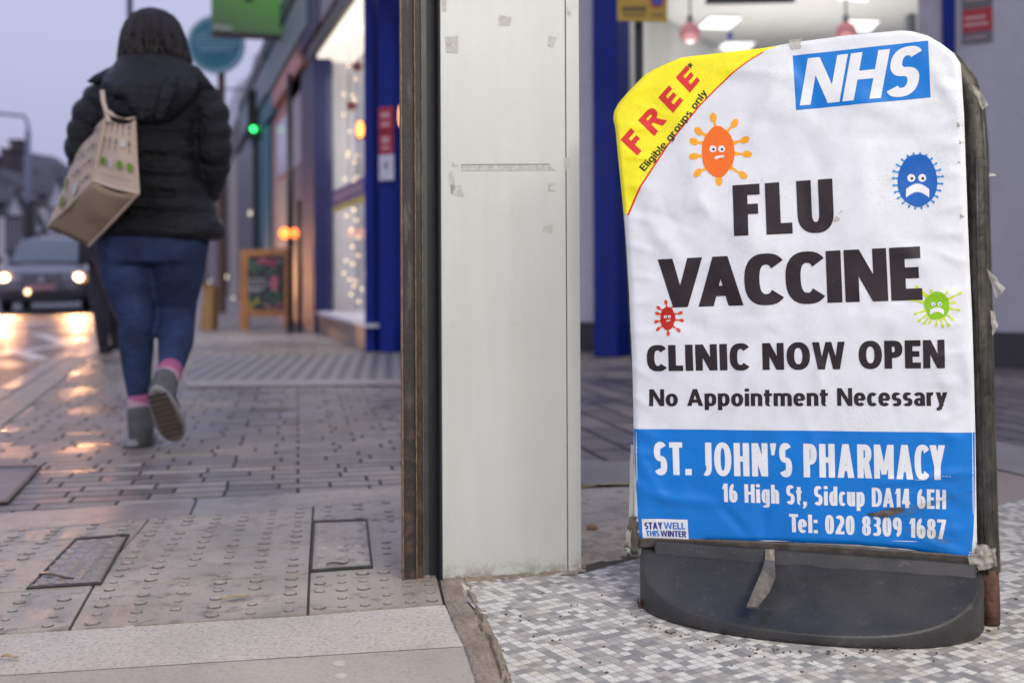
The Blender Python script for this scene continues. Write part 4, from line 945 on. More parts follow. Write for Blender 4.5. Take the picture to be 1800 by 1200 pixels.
mb = MB(); c = pan(790, 1018, .001); mb.tube([c + b_ * .002, c - b_ * .0006], .0035, 12); mb.build('screw_hole', M('hole_black', (.02, .02, .02), .8), pil)

shop = thing('near_shop_blocker', (3, 0, 0), 'unseen upper storey and shop front over the mosaic lobby, added to block sky light', 'shop')  # out of view, added to keep blue sky light off the sign
wcream = M('blocker_cream', (.55, .52, .47), .7)
mb = MB(); mb.prism([(-.15, 2.42, 2.62), (1.35, -6, 2.62), (9, -6, 2.62), (9, 4.7, 2.62)], (0, 0, 3.5)); mb.build('unseen_storey', wcream, shop)
mb = MB(); mb.prism([(2.6, -6, 0), (9, -6, 0), (9, 1.6, 0), (2.5, 1.6, 0)], (0, 0, 2.61)); mb.build('unseen_shop_front', wcream, shop)

# ------------------------------------------------------------------ far corner shop with blue columns
A0, A1 = G(700, 604), G(1775, 648); A0.z = A1.z = 0; AD = (A1 - A0).normalized(); AN = Vector((AD.y, -AD.x, 0))
B0, B1 = G(641, 617), G(560, 584.5); B0.z = B1.z = 0; BD = (B1 - B0).normalized(); BN = Vector((-BD.y, BD.x, 0))
if BN.y > 0: BN = -BN
def on(pl, px, z=0, out=0.0):
    q0, n = pl; h = hit(px, HZ, q0 + n * out, n); h.z = z; return h
FA, FB = (A0, AN), (B0, BN)
def el(mb, pl, x0, x1, z0, z1, out=.02, th=.1, mi=0):
    a, b = on(pl, x0, z0, out), on(pl, x1, z0, out); n = pl[1]; mb.prism([a, b, b - n * th, a - n * th], (0, 0, z1 - z0), mi)
blue = M('glossy_blue_paint', (.001, .016, .20), .5, var=.15, spec=.25); lav = M('pale_grey_paint', (.60, .59, .62), .5, var=.06); dark = M('dark_paint', (.045, .043, .05), .5); blackp = M('black_paint', (.014, .013, .016), .4)
cream = M('cream_wall', (.80, .79, .75), .7, var=.04); wl = M('white_lining', (.70, .68, .70), .6, var=.05); risr = M('brown_riser', (.20, .155, .13), .35, var=.25, scale=4); glass = glass_mat('shop_glass'); glass2 = glass_mat('display_glass', refl=0); navy = M('navy_paint', (.012, .014, .085), .5, spec=.3)
gshop = thing('corner_shop', tuple(B0), 'shop with royal blue columns and lit white interior on the far corner', 'shop')
def part(name, mat, fn, parent, **k):
    mb = MB(); fn(mb); return mb.build(name, mat, parent, **k)
# columns on the corner (photographed at the pavement edge of the shop)
for x0, x1, y, w in ((641, 657, 618, 'c'), (666, 694, 620, 'c'), (1043, 1086, 628, 'c')):
    a = G(x0, y); b = G(x1, y); a.z = b.z = 0
    dn = AN if x0 > 700 else AN
    mb = MB(); mb.prism([a, b, b - dn * .22, a - dn * .22], (0, 0, 3.4)); mb.build('column', blue, gshop, bevel=.01)
part('column_gap', lav, lambda mb: mb.prism([G(657, 616) * 1, G(666, 616), G(666, 616) - AN * .1, G(657, 616) - AN * .1], (0, 0, 3.4)), gshop)
part('wall', lav, lambda mb: (el(mb, FA, 694, 716, 0.24, 3.4, 0, .12), el(mb, FA, 716, 1045, .24, 3.4, 0, .12), el(mb, FA, 1086, 1098, .24, 3.4, 0, .15)), gshop)
part('stall_riser', dark, lambda mb: el(mb, FA, 694, 1100, 0, .24, .02, .15), gshop)
part('door_jamb', M('jamb_grey', (.40, .38, .43), .5), lambda mb: el(mb, FA, 1616, 1658, 0, 3.4, .0, .2), gshop)
part('blue_post', blue, lambda mb: el(mb, FA, 1659, 1678, 0, 3.4, .06, .2), gshop)
part('side_panel', M('lilac_grey_panel', (.46, .46, .52), .5, var=.05), lambda mb: el(mb, FA, 1679, 2150, .24, 3.4, 0, .12), gshop)
part('stall_riser', dark, lambda mb: el(mb, FA, 1679, 2150, 0, .24, .02, .15), gshop)
part('low_sill', dark, lambda mb: el(mb, FA, 1098, 1616, 0, .24, .02, .15), gshop)
mb = MB(); a, b = on(FA, 1098, .24, -.05), on(FA, 1616, .24, -.05); mb.prism([a, b, b - AN * .01, a - AN * .01], (0, 0, 3.1)); mb.build('window_glass', glass, gshop)
# the room behind
bk = 6.2
ra, rb = on(FA, 1000, 0, -.2), on(FA, 1660, 0, -.2); rc, rd = rb - AN * bk + AD * .6, ra - AN * bk - AD * .5
mb = MB(); mb.prism([ra, rb, rc, rd], (0, 0, -.02)); mb.build('shop_floor', M('shop_floor', (.30, .28, .26), .3), gshop)
mb = MB(); mb.prism([Vector((q.x, q.y, 3.2)) for q in (ra, rb, rc, rd)], (0, 0, .1)); mb.build('ceiling', cream, gshop)
mb = MB()
for q, r in ((rb, rc), (rc, rd), (rd, ra)): n_ = (r - q).normalized(); n_ = Vector((n_.y, -n_.x, 0)) * .05; mb.prism([q, r, r + n_, q + n_], (0, 0, 3.2))
mb.build('interior_wall', M('interior_wall', (.46, .46, .44), .7, var=.08, scale=2), gshop)
mb = MB(); [mb.box(lerp(rd, rc, t) + AN * .3 + Vector((0, 0, .9)), .42, .2, .9, AD, AN) for t in (.1, .28, .46, .64)]
mb.build('shelving', M('shelf_grey', (.5, .5, .5), .5), gshop)
mid = (ra + rb + rc + rd) / 4
lamp('AREA', 'added_interior_light', (mid.x - .8, mid.y - .6, 2.2), 34, (1, .98, .94), (mid.x - .8, mid.y - .6, 5), shape='SQUARE', size=2.5)  # bare area lamps added to brighten the shop room beside its ceiling panels
lamp('AREA', 'added_interior_light', (mid.x, mid.y, 3.1), 12, (1, .98, .94), (mid.x, mid.y, 0), shape='SQUARE', size=3)
em = E('panel_light', (1, .99, .96), 1.6)
for i, (q, lab) in enumerate((([(1226, 48), (1248, 29.5), (1303, 30.5), (1281, 50)], 'square ceiling light behind the pink pendant, upper left of the lit shop'), ([(1256, 91), (1274, 74), (1327, 74), (1312, 90)], 'square ceiling light just above the yellow corner of the sign'), ([(1472, 54), (1492, 35), (1546, 36), (1528, 55)], 'square ceiling light above the letters NHS of the sign'), ([(1470, -4), (1480, -14), (1530, -14), (1524, 1)], 'square ceiling light cut by the top edge of the photo'))):
    pts = [G(*c4, z=3.19) for c4 in q]; c = sum(pts, Vector()) / 4; t = thing('ceiling_light', tuple(c), lab, 'ceiling light', 'square ceiling lights in the lit shop')
    mb = MB(); mb.prism(pts, (0, 0, -.012)); mb.build('diffuser', em, t)
    mb = MB(); mb.prism([c + (p - c) * 1.05 + Vector((0, 0, .002)) for p in pts], (0, 0, -.008)); mb.build('frame', lav, t)
pk, nt, bs = nodes('pink_glass'); bs.inputs['Base Color'].default_value = (.62, .22, .22, 1); bs.inputs['Roughness'].default_value = .15; bs.inputs['Transmission Weight'].default_value = .35; bs.inputs['Emission Color'].default_value = (1, .45, .42, 1); bs.inputs['Emission Strength'].default_value = .12
for (x, y, r, d, lab) in ((1213, 59, 19, 9.0, 'round pink glass pendant lamp hanging left of the bright ceiling light'), (1487, 58, 19, 9.0, 'round pink glass pendant lamp mostly hidden behind the top of the sign'),):
    c = P(x, y, d); rr = r / 2000 * d; t = thing('pendant_lamp', tuple(c), lab, 'pendant lamp', 'pink pendant lamps')
    mb = MB(); rg = []
    for k in range(13):
        th = lerp(.25, 2.35, k / 12); rg.append([c + Vector((rr * math.sin(th) * math.cos(j * math.pi / 10), rr * math.sin(th) * math.sin(j * math.pi / 10), rr * math.cos(th))) for j in range(20)])
    mb.loft(rg); mb.build('lamp_shade', pk, t, smooth=True)
    mb = MB(); mb.tube([c + Vector((0, 0, rr * .9)), c + Vector((0, 0, rr * 1.6))], .022, 10); mb.tube([c + Vector((0, 0, rr * 1.6)), Vector((c.x, c.y, 3.19))], .008, 6); mb.build('cord', blackp, t)
    mb = MB(); mb.ball(c + Vector((0, 0, -rr * .45)), rr * .5, seg=10); mb.build('bulb', E('warm_bulb', (1, .85, .8), 2.0), t)
mb = MB(); a, b = P(1242, 6, 8.6), P(1398, 3, 8.3); mb.prism([a, b, b + Vector((0, .05, 0)), a + Vector((0, .05, 0))], (0, 0, .45)); tag(mb.build('hanging_screen', dark), 'dark hanging screen at the top edge of the lit shop', 'screen')
mb = MB(); a = P(1600, 33, 9.2); mb.box(a + Vector((0, 0, -.05)), .03, .05, .08); tag(mb.build('wall_sensor', M('grey_box', (.15, .16, .17), .5)), 'small dark grey box on the jamb inside the lit shop right of the sign top', 'box')
mb = MB(); a = P(1283, 64, 9.8); mb.box(a, .02, .02, .035); tag(mb.build('ceiling_tag', M('blue_tag', (.08, .1, .45), .5)), 'tiny blue tag under the ceiling between two square lights', 'tag')
# notices
red = M('notice_red', (.42, .03, .04), .5); whp = M('notice_white', (.62, .60, .68), .5); dgp = M('notice_grey', (.14, .13, .14), .5)
lett = M('notice_letter', (.7, .5, .5), .6)
def notice(name, pl, x0, x1, z0, z1, out, bands, label, rows_=(), lm=None):
    t = thing(name, tuple(on(pl, (x0 + x1) / 2, z0, out)), label, 'notice')
    for (f0, f1, mt) in bands:
        mb = MB(); el(mb, pl, x0, x1, lerp(z0, z1, f0), lerp(z0, z1, f1), out, .01); mb.build('board', mt, t)
    mb = MB()
    for (f, a, b, hh) in rows_:
        z = lerp(z0, z1, f); n = max(2, int((b - a) * 8))
        for i in range(n):
            u0 = lerp(a, b, i / n); u1 = lerp(a, b, (i + .7) / n); el(mb, pl, lerp(x0, x1, u0), lerp(x0, x1, u1), z, z + hh, out + .003, .002)
    if rows_: mb.build('lettering', lm or lett, t)
    return t
zA = lambda y, px: .66 + (HZ - y) / 2000 * on(FA, px).y
notice('shop_notice', FA, 1693, 1746, zA(80, 1720), zA(-20, 1720), .012, ((0, .2, dgp), (.2, .6, red), (.6, 1.0, dgp)), 'grey and red notice on the lilac panel at the top right corner', ((.3, .1, .9, .02), (.42, .1, .8, .02), (.08, .1, .8, .01), (.75, .1, .9, .012), (.85, .15, .8, .012)))
cA = G(666, 620); cpl = (Vector((cA.x, cA.y, 0)), AN); zc = lambda y: .66 + (HZ - y) / 2000 * cA.y
notice('shop_notice', cpl, 667, 691, zc(231), zc(189), .012, ((0, 1, red),), 'upper red notice on the blue corner column', ((.55, .2, .8, .04), (.2, .2, .8, .03)))
notice('shop_notice', cpl, 667, 691, zc(270), zc(234), .012, ((0, 1, red),), 'lower red notice on the blue corner column', ((.5, .25, .75, .05), (.2, .2, .8, .02)))
notice('shop_notice', cpl, 667, 692, zc(317), zc(272), .012, ((0, 1, whp),), 'small white notice under two red ones on the blue corner column', ((.45, .4, .6, .05),), lm=dark)
# --- street side of the blue shop: shallow lit display window
part('stall_riser', risr, lambda mb: el(mb, FB, 560, 641.5, 0, .20, 0, .3), gshop)
part('window_sill', M('white_sill', (.66, .64, .68), .5), lambda mb: el(mb, FB, 556, 641, .20, .23, .02, .55), gshop)
part('pilaster', navy, lambda mb: (el(mb, FB, 545, 552.5, 0, 3.1, .04, .2)), gshop)
part('pilaster', lav, lambda mb: (el(mb, FB, 552.8, 556, .2, 2.95, .0, .2)), gshop)
REC = .42
def bx(mb, px, z0, z1, o0, o1, w=.03):
    a, b = on(FB, px, z0, 0), None; q = a - BN * o0; r = a - BN * o1; mb.prism([q, r, r + BD * w, q + BD * w], (0, 0, z1 - z0))
part('reveal', wl, lambda mb: bx(mb, 556, .22, 2.95, .0, REC), gshop)
xb = on(FB, 556, .22, 0) - BN * REC; xe = on(FB, 641, .22, 0) - BN * REC
part('display_back', cream, lambda mb: mb.prism([xb, xe - BD * .6, xe - BD * .6 - BN * .04, xb - BN * .04], (0, 0, 2.75)), gshop)
part('display_ceiling', E('ceiling_glow_fill', (1, .93, .80), .95), lambda mb: el(mb, FB, 556, 650, 2.95, 2.98, 0, REC), gshop)  # cream ceiling given its own glow to brighten the display
part('window_head', blackp, lambda mb: el(mb, FB, 530, 650, 2.985, 3.12, .06, .3), gshop)
part('fascia', navy, lambda mb: el(mb, FB, 522, 563, 3.125, 3.6, .10, .3), gshop)
part('fascia_board', M('lilac_board', (.25, .23, .29), .5), lambda mb: el(mb, FB, 563.2, 660, 3.125, 3.58, .09, .3), gshop)
part('upper_wall', M('green_lit_render', (.10, .145, .13), .7), lambda mb: el(mb, FB, 494, 670, 3.605, 8, 0, 1.5), gshop)  # green light of the box sign put into the wall colour
part('window_glass', glass2, lambda mb: el(mb, FB, 556, 641, .23, 2.95, -.03, .006), gshop)
lc = (on(FB, 600, 0) - BN * .2); 
poster2 = thing('window_poster', tuple(on(FB, 612, 1.3, -.1)), 'blue poster strip with a yellow lower edge across the street side display window', 'poster')
zB = lambda px, y: .66 + (HZ - y) / 2000 * on(FB, px).y
part('blue_strip', M('poster_blue', (.05, .055, .25), .5), lambda mb: el(mb, FB, 585, 640.5, 1.315, 1.47, -.06, .01), poster2)
part('yellow_strip', M('poster_yellow', (.50, .48, .06), .5), lambda mb: el(mb, FB, 585, 640.5, 1.255, 1.312, -.06, .01), poster2)
mb = MB(); [el(mb, FB, x, x + 3, 1.36, 1.42, -.055, .003) for x in (588, 594, 600, 607, 614, 622, 630)]; mb.build('lettering', lett, poster2)
# christmas tree and fairy lights in the display
tcn = on(FB, 622, .24) - BN * .26
lamp('AREA', 'added_display_light', (lc.x, lc.y, 2.93), 34, (1, .95, .86), (lc.x, lc.y, 0), shape='RECTANGLE', size=.25, size_y=.25)  # bare lamp added under the display ceiling to brighten its back wall
ls_ = on(FB, 636, 0) - BN * .30; lamp('SPOT', 'display_fill', (ls_.x, ls_.y, 1.3), 55, (1, .94, .84), tuple(Vector((ls_.x, ls_.y, 1.35)) + BD * 3 - BN * .05), spot_size=R(100), spot_blend=.5, shadow_soft_size=.05)  # unseen fill added behind the column to brighten the display back
tree = thing('christmas_tree', tuple(tcn), 'narrow dark christmas tree with warm lights in the display window of the blue shop', 'christmas tree')
random.seed(31); mb = MB(); bl = []
for i in range(900):
    z = random.uniform(.02, 1.15); rmax = .17 * (1 - z / 1.2) + .03; a = random.uniform(0, 6.28); r = rmax * random.uniform(.5, 1)
    q = tcn + BD * (1.9 * r * math.cos(a)) + BN * (r * math.sin(a)) + Vector((0, 0, z)); d = Vector((math.cos(a), math.sin(a), -.3)) * .05; w = Vector((-math.sin(a), math.cos(a), 0)) * .01
    mb.add([q - w, q + d, q + w], [(0, 1, 2)])
mb.build('foliage', M('tree_green', (.05, .07, .045), .7, var=.4), tree)
mb = MB(); mb.tube([tcn, tcn + Vector((0, 0, 1.15))], [.02, .006], 8); mb.build('trunk', M('tree_bark', (.1, .07, .04), .8), tree)
fe = E('fairy_bulb', (1, .74, .42), 3.6)
for (x, y) in ((622, 369), (609, 379), (626, 387), (617, 404), (629, 417), (619, 434), (629, 449), (608, 458), (620, 464), (604, 480), (614, 491), (625, 494), (622, 503), (617, 517), (630, 530), (636, 508)):
    d = on(FB, x).y + .12; c = P(x, y, d); mb = MB(); mb.ball(c, .0085, seg=8); mb.build('bulb', fe, tree)
gar = thing('fairy_lights', tuple(P(620, 300, 10)), 'string of warm fairy lights hanging above the poster in the display window', 'fairy lights')
for (x, y) in ((612, 116), (625, 139), (604, 166), (619, 168), (625, 175), (619, 193), (604, 202), (614, 231), (611, 275), (627, 274), (623, 285), (612, 268), (606, 315), (627, 311), (622, 318)):
    d = on(FB, x).y + .12; c = P(x, y, d); mb = MB(); mb.ball(c, .0075, seg=8); mb.build('bulb', fe, gar)
mb = MB(); mb.tube([P(615, 60, 10.5), P(612, 200, 10.5), P(614, 320, 10.6)], .004, 5); mb.build('wire', dark, gar)
for x, y, lab in ((628, 117, 'small dark red bauble high in the display window'), (618, 186, 'small dark red bauble halfway down the display window')):
    d = on(FB, x).y + .1; c = P(x, y, d); t = thing('bauble', tuple(c), lab, 'bauble'); mb = MB(); mb.ball(c, .045, seg=12); mb.build('globe', M('bauble_red', (.25, .06, .05), .3), t, smooth=True); mb = MB(); mb.tube([c + Vector((0, 0, .04)), c + Vector((0, 0, .3))], .003, 5); mb.build('string', dark, t)
oe = E('orange_reflection', (1, .33, .07), 3.6)  # glowing balls stand in for orange reflections in the window glass
def glow(x, y, d, r, rz, label, name='reflection_glow', mat=None, house=None, cat='reflection'):
    c = P(x, y, d); t = thing(name, tuple(c), label, cat); mb = MB(); mb.ball(c, r, r, rz, 14); mb.build('lens', mat or oe, t, smooth=True)  # lens and housing are stand-ins too where the glow is a reflection
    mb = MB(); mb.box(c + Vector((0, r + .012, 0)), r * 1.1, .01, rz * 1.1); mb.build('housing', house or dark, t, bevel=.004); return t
glow(633, 228, on(FB, 633).y + .06, .033, .072, 'tall glowing orange shape for a reflection in the upper display window beside the blue column')
glow(644, 482, on(FB, 640).y - .02, .014, .04, 'small glowing amber shape for a reflection low beside the blue column', mat=E('amber_reflection', (1, .55, .25), 5))
glow(704.5, 204, 8.9, .018, .085, 'narrow glowing orange shape for a reflection beside the rusty channel', mat=E('amber_reflection2', (1, .40, .15), 2.5))

# ------------------------------------------------------------------ shops further along the street
def strips(name, label, rows_, base):
    t = thing(name, tuple(on(FB, base)), label, 'shop')
    for (nm, x0, x1, z0, z1, out, mt) in rows_: part(nm, mt, lambda mb: el(mb, FB, x0, x1, z0, z1, out, .3), t)
    return t
teal = M('teal_paint', (.0, .14, .19), .5); pink = M('pink_render', (.50, .29, .26), .6); tgf = M('teal_grey_fascia', (.17, .24, .27), .5); crm = M('dull_cream', (.42, .37, .30), .5, var=.2, scale=3); pwin = M('pale_window', (.56, .56, .66), .2); brn = M('brown_shade', (.10, .075, .07), .5)
strips('dark_shop', 'narrow dark shop front behind the black posts, next to the blue shop', (('window', 508, 545, .3, 2.0, -.05, M('dim_window', (.09, .08, .09), .4)), ('window_head', 506, 545, 2.0, 2.9, -.03, M('grey_lilac', (.30, .28, .33), .4)), ('pilaster', 530, 545, 0, 3.3, .03, navy), ('stall_riser', 506, 530, 0, .3, .0, brn), ('fascia', 500, 545, 3.0, 3.4, .06, M('deep_violet_grey', (.08, .07, .11), .5))), 525)
strips('pink_shop', 'pale pink shop front with a white upper window beyond the black posts', (('wall', 474, 506, 0, 3.0, 0, pink), ('upper_window', 488, 504, 2.0, 2.75, .03, pwin), ('poster', 488, 504, 1.0, 1.9, .03, crm), ('fascia', 480, 530, 3.0, 3.25, .10, M('salmon_fascia', (.50, .22, .19), .5)), ('sign_board', 470, 540, 3.3, 3.8, .12, tgf), ('parapet', 470, 540, 3.85, 4.1, .14, M('dark_teal_edge', (.05, .09, .10), .5))), 490)
strips('teal_shop', 'teal painted shop pilaster and fascia beyond the pink shop', (('pilaster', 455, 474, 0, 2.95, .05, teal), ('window_frame', 446, 455, 0, 2.9, .0, crm), ('fascia', 440, 480, 2.98, 3.3, .08, teal), ('sign_board', 425, 470, 3.35, 3.85, .12, tgf), ('parapet', 420, 470, 3.9, 4.15, .14, M('dark_edge2', (.06, .06, .07), .5))), 460)
strips('far_shop', 'dim row of shop windows between the teal pilaster and the walking woman', (('window', 418, 446, 0, 3.3, .0, M('violet_window', (.10, .085, .12), .4)), ('pilaster', 403, 417, 0, 3.4, .02, crm), ('window', 380, 402, 0, 3.4, -.02, brn), ('pilaster', 366, 379, 0, 3.4, .02, M('mauve', (.30, .24, .25), .5)), ('wall', 335, 366, 0, 3.6, .0, brn), ('parapet', 335, 440, 3.4, 4.1, .05, M('brown_parapet', (.12, .10, .10), .6))), 410)
for i, (x, y, lab) in enumerate(((370, 495, 'pale round lamp glowing low in the dim shops beside the woman'), (398, 487, 'blurred pale lamp low in the dim shops left of the chalkboard'), (412, 525, 'lowest pale lamp left of the chalkboard frame'), (441, 375, 'faint cream lamp beside the teal pilaster'))):
    glow(x, y, on(FB, x).y - .15, .05, .05, lab, 'shop_lamp', E('pale_lamp%d' % i, (1, .92, .68), (2.2, 1.6, 1.6, .9)[i]), cat='lamp')
# ---- black posts with the orange lights, green signal
for x, w, top, lab in ((511, 9.5, 128, 'left black post with an orange light on each side, behind the chalkboard'), (527, 8, 350, 'lower right black post behind the chalkboard')):
    b = G(x, 584); h = .66 + (HZ - top) / 2000 * b.y; t = thing('black_post', (b.x, b.y, 0), lab, 'post')
    mb = MB(); mb.tube([b, b + Vector((0, 0, h))], w / 4000 * b.y, 12); mb.build('pole', blackp, t, smooth=True)
    mb = MB(); mb.tube([b, b + Vector((0, 0, .12))], w / 4000 * b.y * 1.5, 12); mb.build('foot', blackp, t)
glow(500, 410, 12.0, .058, .062, 'left orange light beside the black post', 'warning_light', E('signal_orange', (1, .27, .05), 2.6), cat='light'); glow(518, 410, 12.0, .042, .058, 'right orange light beside the black post', 'warning_light', E('signal_orange2', (1, .22, .04), 2.2), cat='light')
c = P(445.5, 227, 19); t = thing('traffic_light', (c.x, c.y, 0), 'distant traffic light showing green beside the teal shop', 'traffic light')
mb = MB(); mb.ball(c, .046, seg=12); mb.build('green_lens', E('signal_green', (.03, 1, .16), 5), t)
mb = MB(); mb.box(c + Vector((0, .12, .25)), .11, .08, .42); mb.build('signal_head', blackp, t, bevel=.02); mb = MB(); mb.tube([(c.x, c.y + .15, 0), (c.x, c.y + .15, c.z)], .05, 8); mb.build('pole', blackp, t)
# ---- green projecting sign
vd = Vector((math.cos(R(17)), math.sin(R(17)), 0)); a = P(372, 62, 14.6); w_ = 1.0
gs = thing('projecting_sign', tuple(a), 'green lit box sign projecting over the pavement with a dark underside', 'shop sign')
gm_, nt, bs = nodes('lit_green'); v = coord(nt); sz = nt.nodes.new('ShaderNodeSeparateXYZ'); nt.links.new(v, sz.inputs[0]); bs.inputs['Base Color'].default_value = (.05, .09, .04, 1)
g1 = ramp(nt, math_(nt, 'ADD', math_(nt, 'MULTIPLY', sz.outputs[2], .9), math_(nt, 'MULTIPLY', sz.outputs[0], .35)), .12, .8, (.045, .065, .045), (.07, .24, .03)); nt.links.new(g1, bs.inputs['Emission Color']); bs.inputs['Emission Strength'].default_value = .75
mb = MB(); mb.prism([a + Vector((0, 0, .05)), a + vd * w_ + Vector((0, 0, .05)), a + vd * w_ + BD * .12 + Vector((0, 0, .05)), a + BD * .12 + Vector((0, 0, .05))], (0, 0, .9)); mb.build('lit_panel', gm_, gs)
mb = MB(); mb.prism([a - BD * .01, a + vd * w_ - BD * .01, a + vd * w_ + BD * .14, a + BD * .14], (0, 0, .05)); mb.build('lower_frame', dark, gs)
mb = MB(); mb.prism([a + vd * w_ * .87 - BD * .015 + Vector((0, 0, .25)), a + vd * w_ * .93 - BD * .015 + Vector((0, 0, .25)), a + vd * w_ * .93 + Vector((0, 0, .25)), a + vd * w_ * .87 + Vector((0, 0, .25))], (0, 0, .6)); mb.build('pale_strip', M('pale_strip', (.5, .55, .6), .4), gs)
mb = MB(); mb.prism([a + vd * .02 - BD * .015 + Vector((0, 0, .08)), a + vd * .26 - BD * .015 + Vector((0, 0, .07)), a + vd * .26 + Vector((0, 0, .07)), a + vd * .02 + Vector((0, 0, .08))], (0, 0, .05)); mb.build('lettering', M('sign_white', (.5, .55, .45), .4), gs)
mb = MB(); mb.prism([a + vd * .42 - BD * .015 + Vector((0, 0, .45)), a + vd * .52 - BD * .015 + Vector((0, 0, .45)), a + vd * .52 + Vector((0, 0, .45)), a + vd * .42 + Vector((0, 0, .45))], (0, 0, .5)); mb.build('dark_mark', dark, gs)
mb = MB(); mb.tube([a + vd * w_ + Vector((0, 0, .5)), a + vd * 1.6 + Vector((0, 0, .5))], .04, 8); mb.build('bracket', dark, gs)
# ---- round teal sign on a brown post
c = P(380, 79, 18); rs = thing('round_sign', (c.x, c.y, 0), 'large round teal sign on a brown post behind the green box sign', 'sign')
rr = 51 / 2000 * 18
mb = MB(); mb.tube([c + Vector((0, .03, 0)), c - Vector((0, .03, 0))], rr, 40, up=(0, 0, 1)); mb.build('disc', M('sign_teal', (.03, .20, .27), .4), rs)
mb = MB()
for r0, r1, yy in ((.86, 1.0, -.034),):
    rw = [[c + Vector((rr * q * math.cos(i * math.pi / 24), yy, rr * q * math.sin(i * math.pi / 24))) for i in range(49)] for q in (r0, r1)]; mb.grid(rw)
for zz, hw in ((.38, .5), (.24, .62), (.10, .66), (-.04, .6), (-.18, .5)):
    for i in range(7):
        x = lerp(-hw, hw, i / 6); mb.box(c + Vector((rr * x, -.035, rr * zz)), rr * .065, .002, rr * .035)
mb.build('lettering', M('sign_pale', (.26, .44, .50), .5), rs)
mb = MB(); mb.poly([c + Vector((rr * x, -.036, rr * z)) for x, z in ((-.42, -.33), (.42, -.33), (.2, -.6), (0, -.68), (-.2, -.6))]); mb.build('emblem', M('sign_deep_teal', (.005, .17, .22), .4), rs)
mb = MB(); mb.tube([(c.x + .06, c.y + .08, 0), (c.x + .06, c.y + .08, c.z)], .06, 10); mb.build('post', M('brown_post', (.12, .07, .05), .6), rs)
# ---- parking plate
d = 6.4; a = P(1085, 37, d); b = P(1173, 39, d); psn = thing('parking_sign', (P(1123, 100, d).x, d, 0), 'yellow waiting restriction plate on a black pole behind the pavement sign', 'parking sign')
yel = M('plate_yellow', (.42, .26, .012), .45, var=.08); mb = MB(); mb.prism([a, b, b + Vector((0, .01, 0)), a + Vector((0, .01, 0))], (0, 0, .32)); mb.build('plate', yel, psn)
mb = MB(); q = P(1123, 100, d + .05); mb.tube([(q.x, q.y, 0), (q.x, q.y, 2.6)], .0255, 12); mb.build('pole', blackp, psn, smooth=True)
mb = MB()
for (x, y, w, h) in ((1096, 28, 8, 3), (1106, 28, 9, 3), (1117, 28, 6, 3), (1125, 28, 10, 3), (1146, 28, 6, 3), (1154, 28, 12, 3)): p_ = P(x, y, d - .004); mb.prism([p_, p_ + Vector((w / 2000 * d, 0, 0)), p_ + Vector((w / 2000 * d, .003, 0)), p_ + Vector((0, .003, 0))], (0, 0, h / 2000 * d))
for i in range(8): p_ = P(1096 + i * 5.4, 16, d - .004); mb.box(p_, .006, .002, .013)
p_ = P(1098, 13, d - .006); mb.build('lettering', M('plate_black', (.05, .035, .02), .5), psn)
c = P(1155, 1, d - .004); mb = MB(); mb.tube([c, c - Vector((0, .003, 0))], 12.5 / 2000 * d, 28, up=(0, 0, 1)); o = mb.build('red_ring', M('ring_red', (.40, .03, .08), .5), psn); mb = MB(); mb.tube([c - Vector((0, .003, 0)), c - Vector((0, .006, 0))], 9.5 / 2000 * d, 28, up=(0, 0, 1)); mb.build('blue_disc', M('disc_blue', (.03, .05, .35), .5), psn)
# ---- chalkboard A-board
ab = G(462, 581); fr_ = M('oak_frame', (.36, .155, .05), .5, var=.2, scale=8); d = ab.y; S_ = d / 2000
cb = thing('chalkboard', (ab.x, ab.y, 0), 'wooden framed chalkboard A-board with flowers and a pink drink outside the shops', 'a-board')
def cbp(x, y, o=0): q = P(x, y, d + o); q.y += (q.z) * .12; return q
def cbar(x0, y0, x1, y1, x2, y2, x3, y3, mb, th=.035, o=0):
    pts = [cbp(x0, y0, o), cbp(x1, y1, o), cbp(x2, y2, o), cbp(x3, y3, o)]; mb.prism(pts, (0, th, 0))
for q in (((418, 438), (431, 438), (437, 581), (421, 581)), ((496, 437), (507, 437), (509, 581), (499, 576)), ((430, 438), (497, 437), (497, 449), (430, 450)), ((432, 545), (498, 545), (498, 556), (433, 556))):
    mb = MB(); cbar(*[z for w in q for z in w], mb); mb.build('frame_rail', fr_, cb, bevel=.004)
mb = MB(); cbar(429, 448, 498, 448, 499, 547, 432, 547, mb, .012, .012); mb.build('board', M('chalk_black', (.018, .02, .024), .6), cb)
random.seed(5)
for nm, col, spots in (('green_leaves', (.05, .17, .09), [(436, 459), (446, 464), (455, 472), (470, 477), (480, 474), (489, 460), (438, 470), (446, 478), (480, 511), (488, 518), (470, 520), (450, 523), (437, 526), (480, 528), (462, 534), (489, 530), (474, 540)]), ('pink_flowers', (.42, .09, .14), [(450, 461), (459, 458), (466, 462), (475, 460), (484, 459), (478, 467), (492, 536), (485, 541), (470, 540)]), ('yellow_flowers', (.45, .36, .05), [(436, 534), (444, 536), (450, 529), (441, 543)])):
    mb = MB()
    for x, y in spots:
        for _ in range(5):
            c = cbp(x + random.uniform(-3, 3), y + random.uniform(-3, 3), .008); mb.ball(c, random.uniform(.008, .02), .002, random.uniform(.008, .018), 8)
    mb.build(nm, M(nm, col, .6, var=.3), cb)
mb = MB()
for y, x0, x1 in ((491, 434, 466), (499, 433, 468), (507, 434, 462), (511, 436, 455)):
    x = x0
    while x < x1: w = random.uniform(2, 5); mb.box(cbp(x + w / 2, y, .006), w / 2 * S_, .002, .009); x += w + 1.3
mb.build('chalk_writing', M('chalk', (.4, .4, .42), .8), cb)
